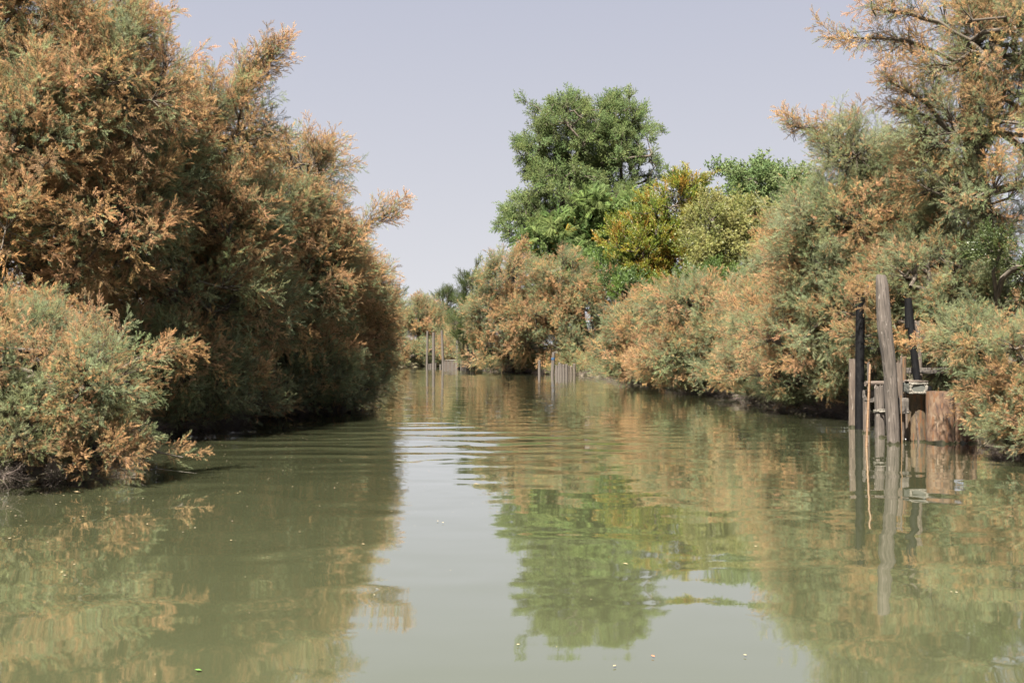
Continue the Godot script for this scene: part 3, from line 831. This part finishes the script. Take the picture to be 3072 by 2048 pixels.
func post_mesh(rings: Array, seed_no: int, rough: float, jag: float, sides := 20, open := 0.0) -> ArrayMesh:
	# rings: [centre, radius] from the foot up; a weathered round timber with checks along the grain, or an open tube
	var n := FastNoiseLite.new()
	n.seed = seed_no
	n.frequency = 1.0
	n.fractal_octaves = 3
	var centres: Array[Vector3] = []
	var radii: Array[float] = []
	for i in rings.size() - 1:
		var a: Vector3 = rings[i][0]
		var b: Vector3 = rings[i + 1][0]
		var steps := maxi(1, int(a.distance_to(b) / 0.14))
		for k in steps:
			var f := float(k) / steps
			centres.append(a.lerp(b, f))
			radii.append(lerpf(rings[i][1], rings[i + 1][1], f))
	centres.append(rings[-1][0])
	radii.append(rings[-1][1])
	var st := SurfaceTool.new()
	st.begin(Mesh.PRIMITIVE_TRIANGLES)
	var grid := []
	for i in centres.size():
		var row := []
		for k in sides + 1:
			var a := TAU * (k % sides) / sides
			var e := Vector3(cos(a), 0, sin(a))
			var y := centres[i].y
			var g := n.get_noise_3d(e.x * 1.0 + seed_no, e.z * 1.0, y * 0.7) * 1.2 + n.get_noise_3d(e.x * 4.0, e.z * 4.0 + seed_no, y * 0.35) * 0.9
			var p := centres[i] + e * radii[i] * (1.0 + rough * g)
			if i == centres.size() - 1:
				p.y += jag * n.get_noise_3d(e.x * 2.4, e.z * 2.4, seed_no)
			row.append(p)
		grid.append(row)
	st.set_smooth_group(0)
	for i in centres.size() - 1:
		for k in sides:
			for c in [[i, k], [i + 1, k], [i, k + 1], [i, k + 1], [i + 1, k], [i + 1, k + 1]]:
				st.set_uv(Vector2(float(c[1]) / sides, -(grid[c[0]][c[1]] as Vector3).y * 0.45))
				st.add_vertex(grid[c[0]][c[1]])
	st.set_smooth_group(-1)
	var top: Array = grid[-1]
	var mid := centres[-1] - Vector3(0, absf(jag) * 0.2, 0)
	if open > 0.0:
		for k in sides:
			var a: Vector3 = top[k]
			var b: Vector3 = top[k + 1]
			var ai := a.lerp(mid, open)
			var bi := b.lerp(mid, open)
			var down := Vector3(0, -0.6, 0)
			for tri in [[a, ai, b], [b, ai, bi], [ai, ai + down, bi], [bi, ai + down, bi + down]]:
				for q: Vector3 in tri:
					st.set_uv(Vector2(q.x * 2.0, q.z * 2.0))
					st.add_vertex(q)
	else:
		for k in sides:
			for q: Vector3 in [top[k], mid, top[k + 1]]:
				st.set_uv(Vector2(q.x * 2.0, q.z * 2.0))
				st.add_vertex(q)
	st.generate_normals()
	return st.commit()

func straight(height: float, r0: float, r1: float, lean := Vector3.ZERO, foot := -1.1) -> Array:
	return [[Vector3(0, foot, 0) - lean * 0.3, r0], [lean + Vector3(0, height, 0), r1]]

func board_mesh(size: Vector3, seed_no: int) -> ArrayMesh:
	# a plank with worn, slightly uneven edges: a grid over each face, corners pulled in
	var n := FastNoiseLite.new()
	n.seed = seed_no
	n.frequency = 2.2
	var st := SurfaceTool.new()
	st.begin(Mesh.PRIMITIVE_TRIANGLES)
	st.set_smooth_group(-1)
	var worn := func(p: Vector3) -> Vector3:
		var q := p / (size * 0.5)
		var corner := (1.0 if absf(q.x) > 0.96 else 0.0) + (1.0 if absf(q.y) > 0.96 else 0.0) + (1.0 if absf(q.z) > 0.96 else 0.0)
		var pull := 0.006 * maxf(0.0, corner - 1.0) + 0.012 * n.get_noise_3dv(p * 4.0 + Vector3(seed_no, 0, 0)) * minf(1.0, corner)
		return p - Vector3(signf(q.x), signf(q.y), signf(q.z)) * pull
	for axis in 3:
		for s: float in [-1.0, 1.0]:
			var u := Vector3.ZERO
			var w := Vector3.ZERO
			var c := Vector3.ZERO
			c[axis] = s * size[axis] * 0.5
			u[(axis + 1) % 3] = size[(axis + 1) % 3] * 0.5
			w[(axis + 2) % 3] = size[(axis + 2) % 3] * 0.5 * s
			for i in 5:
				for j in 5:
					var quad := []
					for k in [[0, 0], [1, 0], [1, 1], [0, 1]]:
						quad.append(worn.call(c + u * (-1.0 + 0.4 * (i + k[0])) + w * (-1.0 + 0.4 * (j + k[1]))))
					for k in [0, 2, 1, 0, 3, 2]:
						var q: Vector3 = quad[k]
						st.set_uv(Vector2(q.x + q.z, q.y) * 2.2 + Vector2(seed_no * 0.37, 0))
						st.add_vertex(q)
	st.generate_normals()
	return st.commit()

func rope_mesh(points: Array, radius: float) -> ArrayMesh:
	var st := SurfaceTool.new()
	st.begin(Mesh.PRIMITIVE_TRIANGLES)
	st.set_smooth_group(0)
	for i in points.size() - 1:
		var a: Vector3 = points[i]
		var b: Vector3 = points[i + 1]
		var d := (b - a).normalized()
		var u := across(d)
		var w := d.cross(u)
		for k in 7:
			var e0 := u * cos(TAU * k / 7) + w * sin(TAU * k / 7)
			var e1 := u * cos(TAU * (k + 1) / 7) + w * sin(TAU * (k + 1) / 7)
			for q: Vector3 in [a + e0 * radius, a + e1 * radius, b + e0 * radius, a + e1 * radius, b + e1 * radius, b + e0 * radius]:
				st.set_uv(Vector2(q.x, q.y) * 6.0)
				st.add_vertex(q)
	st.generate_normals()
	return st.commit()

func bent_post() -> Array:
	# the profile of the tall leaning post, from the foot up
	return [[Vector3(0.03, -1.1, 0), 0.108], [Vector3(0, 0.0, 0), 0.108], [Vector3(-0.015, 0.42, 0), 0.114], [Vector3(-0.035, 0.9, 0), 0.116],
		[Vector3(-0.05, 1.24, 0), 0.114], [Vector3(-0.087, 1.6, 0), 0.120], [Vector3(-0.117, 1.82, 0), 0.126], [Vector3(-0.152, 2.1, 0), 0.131],
		[Vector3(-0.18, 2.52, 0), 0.123], [Vector3(-0.198, 2.87, 0), 0.110], [Vector3(-0.214, 3.02, 0), 0.092], [Vector3(-0.216, 3.07, 0), 0.074]]

func hexagon(w: float, h: float, d: float) -> ArrayMesh:
	var st := SurfaceTool.new()
	st.begin(Mesh.PRIMITIVE_TRIANGLES)
	st.set_smooth_group(-1)
	var ring := [Vector3(-w, 0, 0), Vector3(-w * 0.72, h, 0), Vector3(w * 0.72, h, 0), Vector3(w, 0, 0), Vector3(w * 0.72, -h, 0), Vector3(-w * 0.72, -h, 0)]
	for k in 6:
		var a: Vector3 = ring[k]
		var b: Vector3 = ring[(k + 1) % 6]
		var back := Vector3(0, 0, -d)
		for q: Vector3 in [Vector3.ZERO, a, b, a, a + back, b, b, a + back, b + back]:
			st.set_uv(Vector2(q.x, q.y) * 3.0)
			st.add_vertex(q)
	st.generate_normals()
	return st.commit()

func tide_band(on: MeshInstance3D, radius: float, seed_no: int, drift := Vector3.ZERO) -> void:
	# dark wet slime where the water laps
	part("tide_band", post_mesh([[drift + Vector3(0, -0.1, 0), radius * 1.02 + 0.002], [drift + Vector3(0, 0.035, 0), radius * 1.02 + 0.002]], seed_no, 0.04, 0.06, 20), m_slime, on)

func near_piles() -> void:
	var g := "timbers and piles of the broken landing on the right bank"
	tide_band(single("mooring_post", post_mesh(bent_post(), 5, 0.06, 0.03), m_wood, Vector3(6.93, 0, -18.1), "tall bent grey mooring post, the tallest of the landing", "post", g), 0.113, 501)
	tide_band(single("mooring_post", post_mesh(straight(1.5, 0.098, 0.086), 8, 0.07, 0.04), m_wood_warm, Vector3(7.57, 0, -22.1), "grey brown timber post standing left of the upright black pipe", "post", g), 0.102, 502)
	var t := thing("mooring_post", Vector3(7.22, 0, -19.5), "short thick post with a white rope tied round it", "post", g)
	part("timber", post_mesh(straight(1.0, 0.1, 0.09, Vector3(-0.03, 0, 0)), 11, 0.08, 0.12), m_wood, t)
	var loops := []
	for k in 25:
		var a := TAU * k / 12.0 + 0.8
		loops.append(Vector3(cos(a) * 0.112 - 0.015, 0.53 - 0.002 * k + 0.012 * sin(a), sin(a) * 0.112))
	for p in [Vector3(-0.06, 0.5, 0.125), Vector3(0.03, 0.515, 0.2), Vector3(0.09, 0.54, 0.4), Vector3(0.08, 0.55, 1.2)]:
		loops.append(p)
	part("tide_band", post_mesh([[Vector3(0.006, -0.1, 0), 0.106], [Vector3(0.004, 0.04, 0), 0.106]], 509, 0.04, 0.06, 20), m_slime, t)
	part("rope", rope_mesh(loops, 0.013), m_chalk, t)
	tide_band(single("broken_post", post_mesh(straight(1.5, 0.062, 0.05, Vector3(-0.06, 0, 0)), 14, 0.22, 0.3, 14), m_wood_warm, Vector3(7.26, 0, -18.52), "splintered pale stake with ragged top right of the tall bent post", "post", g), 0.062, 503)
	single("broken_post", post_mesh(straight(1.62, 0.035, 0.016, Vector3(-0.16, 0, 0)), 15, 0.2, 0.25, 10), m_wood, Vector3(7.2, 0, -18.72), "thin splinter of timber leaning against the tall bent post", "post", g)
	single("mooring_post", post_mesh(straight(1.57, 0.066, 0.06), 17, 0.08, 0.05), m_rust_dark, Vector3(7.86, 0, -20.0), "brown post behind the splintered pale stake", "post", g)
	single("mooring_post", post_mesh(straight(2.3, 0.07, 0.06, Vector3(-0.06, 0, 0)), 18, 0.06, 0.05), m_wood_warm, Vector3(8.46, 0, -20.6), "brown post close behind the leaning black pipe", "post", g)
	single("mooring_post", post_mesh(straight(1.44, 0.03, 0.026), 19, 0.08, 0.04, 12), m_wood, Vector3(7.52, 0, -21.0), "thin dark stake just right of the upright black pipe", "post", g)
	tide_band(single("mooring_post", post_mesh(straight(0.74, 0.075, 0.07), 20, 0.08, 0.06, 14), m_wood_warm, Vector3(7.3, 0, -20.5), "short brown stake behind the bamboo pole", "post", g), 0.08, 505)
	tide_band(single("mooring_post", post_mesh(straight(0.68, 0.085, 0.08), 23, 0.08, 0.06, 14), m_wood_warm, Vector3(7.5, 0, -20.35), "stubby brown stake behind the roped post", "post", g), 0.088, 504)
	single("mooring_post", post_mesh(straight(1.14, 0.042, 0.038), 26, 0.1, 0.05, 12), m_wood_warm, Vector3(7.44, 0, -18.75), "small stake at the left end of the whitened block", "post", g)
	# pipes
	single("black_pipe", post_mesh(straight(2.95, 0.096, 0.096, Vector3(0.03, 0, 0)), 29, 0.004, 0.0, 24, 0.12), m_pipe, Vector3(7.5, 0, -21.5), "upright black plastic pipe rising into the tamarisk", "pipe", g)
	single("black_pipe", post_mesh(straight(2.75, 0.072, 0.072, Vector3(-0.28, 0, -0.1)), 30, 0.004, 0.0, 24, 0.12), m_pipe, Vector3(8.28, 0, -20.0), "leaning black pipe behind the whitened block", "pipe", g)
	single("black_pipe", post_mesh(straight(1.02, 0.05, 0.05), 33, 0.01, 0.0, 20, 0.2), m_pipe, Vector3(7.9, 0, -18.85), "short black pipe in the gap between two rusty piles", "pipe", g)
	# bamboo with its rings
	var foot := Vector3(6.17, -0.45, -17.4)
	var head := Vector3(6.42, 1.45, -17.85)
	var bam := thing("bamboo_pole", Vector3(foot.x, 0, foot.z), "thin tan bamboo pole leaning in the water before the posts", "pole", g)
	part("cane", post_mesh([[foot - Vector3(foot.x, 0, foot.z), 0.021], [head - Vector3(foot.x, 0, foot.z), 0.017]], 35, 0.04, 0.04, 12, 0.3), m_bamboo, bam)
	for k in 9:
		var q := foot.lerp(head, 0.25 + 0.083 * k) - Vector3(foot.x, 0, foot.z)
		var d := (head - foot).normalized() * 0.006
		part("node_ring", post_mesh([[q - d, 0.0225], [q, 0.0245], [q + d, 0.0225]], 36, 0.0, 0.0, 12), m_bamboo, bam)
	single("bamboo_cane", post_mesh([[Vector3(0.02, -0.3, 0), 0.011], [Vector3(0, 0.88, 0), 0.009]], 38, 0.05, 0.02, 8), m_bamboo, Vector3(7.08, 0, -18.12), "slim yellowish cane in front of the dark board", "pole", g)
	# rusty piles
	tide_band(single("steel_pile", post_mesh(straight(0.88, 0.172, 0.172, Vector3(-0.03, 0, 0)), 40, 0.012, 0.01, 32, 0.08), m_rust_dark, Vector3(7.62, 0, -18.69), "ochre rusty steel pile under the whitened block", "pile", g), 0.176, 506)
	tide_band(single("steel_pile", post_mesh(straight(0.94, 0.245, 0.243, Vector3(-0.02, 0, 0)), 42, 0.010, 0.012, 36, 0.06), m_rust, Vector3(7.9, 0, -18.34), "widest tan and rust steel pile, flat topped", "pile", g), 0.25, 507)
	tide_band(single("steel_pile", post_mesh(straight(0.72, 0.2, 0.2), 44, 0.012, 0.01, 32, 0.08), m_rust, Vector3(8.36, 0, -18.38), "rusty pile half hidden under the hanging tamarisk at right", "pile", g), 0.205, 508)
	single("steel_pile", post_mesh(straight(0.74, 0.1, 0.1), 46, 0.02, 0.02, 24), m_rust_dark, Vector3(7.46, 0, -18.98), "narrow dark rusty pile between the stake and the ochre pile", "pile", g)
	# boards
	single("dark_board", board_mesh(Vector3(0.27, 0.29, 0.055), 3), m_board, Vector3(7.195, 0.67, -18.41), "dark weathered board fixed across the splintered stake", "board", g)
	single("dark_board", board_mesh(Vector3(0.46, 0.24, 0.05), 6), m_board, Vector3(7.18, 0.79, -19.74), "grey board crossing behind the roped post", "board", g)
	single("dark_board", board_mesh(Vector3(1.3, 0.12, 0.05), 9), m_board, Vector3(8.75, 1.28, -20.45), "long dark rail behind the rusty piles", "board", g)
	var log_o := single("log_beam", post_mesh([[Vector3(0, -0.5, 0), 0.056], [Vector3(0, 0.55, 0), 0.052]], 49, 0.08, 0.02, 14), m_wood_warm, Vector3(7.5, 1.04, -19.72), "round log lying level behind the tall bent post", "log", g)
	log_o.rotation = Vector3(0, 0.2, PI / 2)
	var lath := single("broken_lath", board_mesh(Vector3(0.03, 0.75, 0.02), 12), m_wood_warm, Vector3(7.5, 0.2, -18.42), "broken lath leaning in the water before the ochre pile", "lath", g)
	lath.rotation = Vector3(0.05, 0, 0.11)
	# the whitened block: a frame round a grey sunk panel, a plank on top
	var b := thing("whitened_block", Vector3(7.505, 0.89, -18.5), "chalky white block with a grey six sided panel, lying on the ochre pile", "block", g)
	part("body", board_mesh(Vector3(0.33, 0.2, 0.4), 15), m_grey, b, Vector3(0, 0.11, -0.09))
	part("top_rail", board_mesh(Vector3(0.345, 0.05, 0.05), 16), m_chalk, b, Vector3(0, 0.197, 0.115))
	part("bottom_rail", board_mesh(Vector3(0.345, 0.042, 0.05), 17), m_chalk, b, Vector3(0, 0.023, 0.115))
	for s: float in [-1.0, 1.0]:
		part("side_rail", board_mesh(Vector3(0.042, 0.125, 0.048), 18 + int(s)), m_chalk, b, Vector3(s * 0.148, 0.108, 0.114))
		for e: float in [-1.0, 1.0]:
			var c := part("corner_piece", board_mesh(Vector3(0.075, 0.03, 0.03), 22 + int(s + e * 2)), m_chalk, b, Vector3(s * 0.118, 0.108 + e * 0.05, 0.118))
			c.rotation.z = -s * e * 0.85
	part("panel", hexagon(0.135, 0.064, 0.01), m_grey, b, Vector3(0, 0.108, 0.118))
	part("plank", board_mesh(Vector3(0.36, 0.022, 0.42), 27), m_wood_warm, b, Vector3(0.01, 0.236, -0.07))

func far_posts() -> void:
	var g := "mooring poles at the far bend"
	var poles := [[-7.99, -93.5, 3.47, 0.105, 0.05, "leftmost and thinnest of the tall far mooring poles"], [-7.29, -92.5, 3.34, 0.14, 0.0, "thickest of the tall far mooring poles, second from the left"], [-6.26, -90.7, 3.49, 0.12, -0.14, "third tall far mooring pole, at the left end of the long stake row"], [-4.84, -87.5, 2.7, 0.115, 0.05, "far mooring pole in front of the middle of the long stake row"], [-3.65, -84.6, 2.2, 0.115, -0.1, "far mooring pole at the right end of the long stake row"]]
	for p in poles:
		single("mooring_pole", post_mesh(straight(p[2], p[3] * 1.05, p[3] * 0.92, Vector3(p[4], 0, 0)), int(p[2] * 100), 0.06, 0.05, 12), m_wood_far, Vector3(p[0], 0, p[1]), p[5], "pole", g)
	rng.seed = 77
	var wall := thing("stake_row", Vector3(-5.1, 0, -88.5), "long close row of upright grey stakes among the far mooring poles", "stakes")
	for k in 15:
		var f := k / 14.0
		var stake := post_mesh(straight(rnd(0.7, 0.82), 0.075, 0.068), 200 + k, 0.1, 0.08, 10)
		part("stake", stake, m_wood_far if k % 3 != 1 else m_wood_warm, wall, Vector3(lerpf(-0.95, 0.88, f), 0, lerpf(-1.4, 1.3, f)))
	var cap := part("cap_board", board_mesh(Vector3(2.2, 0.05, 0.22), 31), m_chalk, wall, Vector3(-0.3, 0.82, -0.55))
	cap.rotation.y = -0.97
	var low := thing("stake_row", Vector3(-3.95, 0, -85.2), "lower run of stakes joining the right end of the long row", "stakes")
	for k in 5:
		part("stake", post_mesh(straight(rnd(0.42, 0.52), 0.07, 0.065), 230 + k, 0.1, 0.08, 10), m_wood_far, low, Vector3(-0.28 + 0.14 * k, 0, -0.3 + 0.15 * k))
	var left := thing("stake_row", Vector3(-7.45, 0, -93.2), "short row of pale stakes behind the thickest far pole", "stakes")
	for k in 5:
		part("stake", post_mesh(straight(rnd(0.36, 0.48), 0.075, 0.07), 240 + k, 0.1, 0.08, 10), m_wood_far, left, Vector3(-0.3 + 0.15 * k, 0, 0))
	single("post_stump", post_mesh(straight(0.4, 0.1, 0.09), 251, 0.1, 0.08, 12), m_wood_far, Vector3(-6.55, 0, -91.2), "short stump left of the third tall far pole", "stump")
	# by the rounded tamarisk
	var g2 := "posts below the rounded tamarisk"
	single("mooring_pole", post_mesh(straight(1.0, 0.095, 0.085), 261, 0.08, 0.06, 12), m_wood_far, Vector3(1.87, 0, -68.0), "single pale stake left of the blue banded post", "post", g2)
	var t := thing("banded_post", Vector3(2.68, 0, -66.8), "grey mooring post with a blue band near its top", "post", g2)
	part("timber", post_mesh(straight(1.57, 0.125, 0.115, Vector3(0.12, 0, 0)), 263, 0.07, 0.06, 14), m_wood_far, t)
	part("blue_band", post_mesh([[Vector3(0.075, 1.05, 0), 0.128], [Vector3(0.085, 1.2, 0), 0.128]], 265, 0.02, 0.01, 16), plain(srgb(0.006, 0.035, 0.085), 0.6), t)
	var s2 := thing("stake_row", Vector3(3.4, 0, -64.8), "broken row of stakes right of the blue banded post", "stakes")
	for k in 8:
		part("stake", post_mesh(straight(rnd(0.62, 0.88), rnd(0.085, 0.12), 0.085, Vector3(rnd(-0.05, 0.05), 0, 0)), 270 + k, 0.12, 0.12, 10), m_wood_far if k < 5 else m_bark, s2, Vector3(-0.5 + 0.165 * k, 0, -0.1 + rnd(-0.08, 0.08)))

func dead_bough(n: int, spread: float) -> ArrayMesh:
	var s := Soup.new()
	for i in n:
		var d := (Vector3(0, 1, 0) + rdir() * spread).normalized()
		var p := rdir() * 0.05
		var col := shade(Color(0.15, 0.122, 0.105), 0.4)
		var l := rnd(0.4, 1.0)
		for k in 3:
			var q := p + d * (l / 3.0)
			twig(s, p, q, 0.006 * (1.1 - k * 0.3), 0.006 * (0.8 - k * 0.3), col)
			var e := (d + rdir() * 0.8).normalized()
			twig(s, q, q + e * rnd(0.08, 0.2), 0.003, 0.001, col)
			p = q
			d = (d + rdir() * 0.3).normalized()
	return s.mesh()

func water_edge() -> void:
	rng.seed = 909
	var kinds := [dead_bough(26, 0.6), dead_bough(18, 0.8), dead_bough(34, 0.45)]
	for side in 2:
		var o := Node3D.new()
		o.name = "dead_brush" if side == 0 else "dead_brush_001"
		add_child(o, true)
		tag(o, "grey dead twigs and roots trailing at the foot of the %s bank" % ("left" if side == 0 else "right"), "dead twigs", "", "stuff")
		var zs := bank_z if side == 0 else right_z
		var xs := bank_left if side == 0 else bank_right
		var places := [[], [], []]
		var tints := [[], [], []]
		for i in 660:
			var z := -9.0 - 75.0 * pow(rng.randf(), 1.5)
			var way := -1.0 if side == 0 else 1.0
			var x := along(zs, xs, z) + way * rnd(-0.55, 0.4)
			var d := Vector3(-way * rnd(0.1, 1.1), rnd(-0.35, 0.5), rnd(-0.7, 0.7)).normalized()
			var u := across(d)
			var s := rnd(0.3, 0.62)
			places[i % 3].append(Transform3D(Basis(u * s, d * s, u.cross(d) * s), Vector3(x, maxf(0.0, land_height(x, z)) + rnd(0.05, 0.25), z)))
			var k := rnd(0.6, 1.25)
			tints[i % 3].append(Color(k, k, k))
		for k in 3:
			multi(o, "twigs", kinds[k], m_twig, places[k], tints[k])
	# bunches that hang in the water at lower left
	var g := "dead twig bunches dipping into the water at lower left"
	for p in [[-5.78, 0.36, -12.55, 0.42, "broom like bunch of dead twigs dipping into the water at lower left"], [-6.15, 0.3, -11.9, 0.4, "dead twig bunch in the water at the left frame edge"]]:
		var o := single("dead_twig_bunch", dead_bough(46, 0.42), m_twig, Vector3(p[0], p[1], p[2]), p[4], "dead twigs", g)
		o.rotation = Vector3(0.25, 0, PI - 0.2)
		o.scale = Vector3.ONE * (p[3] as float)
	var st := single("dead_branch", post_mesh([[Vector3(0, 0, 0), 0.02], [Vector3(0.5, 0.03, 0.15), 0.016], [Vector3(1.0, -0.03, 0.2), 0.007]], 301, 0.1, 0.0, 8), m_bark_pale, Vector3(-5.2, 0.1, -13.3), "bare grey branch lying along the water below the low shrub", "branch")
	st.rotation.y = 0.1
	single("dead_branch", post_mesh([[Vector3(0, 0, 0), 0.022], [Vector3(0.9, -0.5, 0.2), 0.03]], 303, 0.08, 0.0, 8), m_wood_far, Vector3(2.3, 2.25, -65.2), "bare grey stick slanting out above the blue banded post", "branch")
	# specks of seed and flower on the water
	var flake := Soup.new()
	for k in 5:
		flake.tri(Vector3.ZERO, Vector3(cos(TAU * (k + 1) / 5), 0, 0.7 * sin(TAU * (k + 1) / 5)), Vector3(cos(TAU * k / 5), 0, 0.7 * sin(TAU * k / 5)), Color(0.22, 0.19, 0.13))
	var o := Node3D.new()
	o.name = "floating_flecks"
	add_child(o, true)
	tag(o, "pale flecks of fallen tamarisk flower drifting on the water", "flecks", "", "stuff")
	var places := []
	var tints := []
	while places.size() < 1300:
		var z := -5.0 - 22.0 * rng.randf()
		var x := rnd(-7.0, 7.0)
		var near := x - along(bank_z, bank_left, z)
		if near < 0.2 or x > along(right_z, bank_right, z):
			continue
		var want := 0.9 * exp(-near / 1.8) + 0.008
		if rng.randf() > want * (0.6 + 1.2 * wobble.get_noise_2d(x * 18.0, z * 18.0 + 90.0) + 0.2):
			continue
		var s := 0.0045 + 0.011 * pow(rng.randf(), 3.0)
		var a := rnd(0, TAU)
		places.append(Transform3D(Basis(Vector3(cos(a), 0, sin(a)) * s, Vector3(0, s, 0), Vector3(-sin(a), 0, cos(a)) * s), Vector3(x, 0.012, z)))
		var k := rnd(0.7, 1.2)
		tints.append(Color(k, k * rnd(0.85, 1.0), k * rnd(0.7, 1.0)))
	multi(o, "flecks", flake.mesh(), m_twig, places, tints)
	# a few leaves that can be told apart
	var lf := Soup.new()
	lf.leaf(Vector3(0, 0.002, -0.5), Vector3(0, 0, 1), Vector3(1, 0, 0), Vector3(0, 0.3, 0), 1.0, 0.5, Color(0.2, 0.15, 0.085))
	var lg := Soup.new()
	lg.leaf(Vector3(0, 0.002, -0.5), Vector3(0, 0, 1), Vector3(1, 0, 0), Vector3(0, 0.3, 0), 1.0, 0.5, Color(0.05, 0.13, 0.015))
	var lr := Soup.new()
	lr.leaf(Vector3(0, 0.002, -0.5), Vector3(0, 0, 1), Vector3(1, 0, 0), Vector3(0, 0.3, 0), 1.0, 0.5, Color(0.35, 0.09, 0.03))
	var pale := "small pale dry leaf floating on the water"
	for p in [[-1.66, -5.28, 0.045, 1.3, 1], [0.78, -5.52, 0.03, 0.5, 2], [-5.2, -11.9, 0.10, 1.4, 0], [-3.55, -9.7, 0.04, 0.4, 0], [-3.5, -9.2, 0.035, 2.0, 0], [-4.1, -7.0, 0.05, 0.9, 0], [-1.3, -8.7, 0.04, 1.2, 0], [0.55, -5.35, 0.03, 2.4, 0], [0.9, -7.9, 0.05, 1.0, 0], [-0.45, -12.6, 0.09, 1.5, 0]]:
		var which: int = p[4]
		var leaf := single("floating_leaf", [lf, lg, lr][which].mesh(), m_twig, Vector3(p[0], 0.012, p[1]), [pale, "bright green leaf floating near the bottom edge", "tiny red orange leaf floating near the bottom edge"][which], "leaf", "fallen leaves floating on the water")
		leaf.rotation.y = p[3]
		leaf.scale = Vector3.ONE * (p[2] as float)

func build_things() -> void:
	thing_materials()
	near_piles()
	far_posts()
	water_edge()


func _ready() -> void:
	# camera
	var cam := Camera3D.new()
	cam.name = "camera"
	cam.fov = 37.83
	cam.near = 0.1
	cam.far = 9000.0
	add_child(cam)
	cam.position = Vector3(0, 1.7, 0)
	cam.rotation_degrees = Vector3(0.5, 0, 0)
	cam.current = true
	# sky
	var env := Environment.new()
	env.background_mode = Environment.BG_SKY
	var look := ProceduralSkyMaterial.new()
	look.sky_top_color = srgb(0.0481, 0.0542, 0.0826)
	look.sky_horizon_color = srgb(0.1197, 0.1201, 0.1239)
	look.sky_curve = 0.33
	look.ground_horizon_color = srgb(0.0575, 0.0575, 0.0488)
	look.ground_bottom_color = srgb(0.0230, 0.0230, 0.0172)
	look.sun_angle_max = 12.0
	var sky := Sky.new()
	sky.sky_material = look
	env.sky = sky
	env.tonemap_mode = Environment.TONE_MAPPER_LINEAR
	env.tonemap_exposure = 6.5
	env.sdfgi_enabled = true
	env.ssao_enabled = true
	env.ssil_enabled = true
	var world := WorldEnvironment.new()
	world.name = "world"
	world.environment = env
	add_child(world)
	# sun: high, from the left and a little behind the camera
	var sun := DirectionalLight3D.new()
	sun.name = "sun"
	sun.light_energy = 1.6
	sun.light_color = Color(1.0, 0.965, 0.905)
	sun.light_angular_distance = 0.6
	sun.shadow_enabled = true
	add_child(sun)
	sun.look_at_from_position(Vector3(-0.48, 1.75, 0.86) * 50.0, Vector3.ZERO)

	wobble.seed = 12
	wobble.frequency = 0.05
	wobble.fractal_octaves = 2
	make_materials()
	build_land()
	build_water()
	make_boughs()
	build_trees()
	undergrowth("undergrowth", "low green tamarisk shoots along the foot of the left bank", bank_z, bank_left, -1.0, -8.0, -99.0, 0.11)
	undergrowth("undergrowth_001", "low green tamarisk shoots along the foot of the right bank", right_z, bank_right, 1.0, -11.0, -99.0, 0.11)
	build_things()
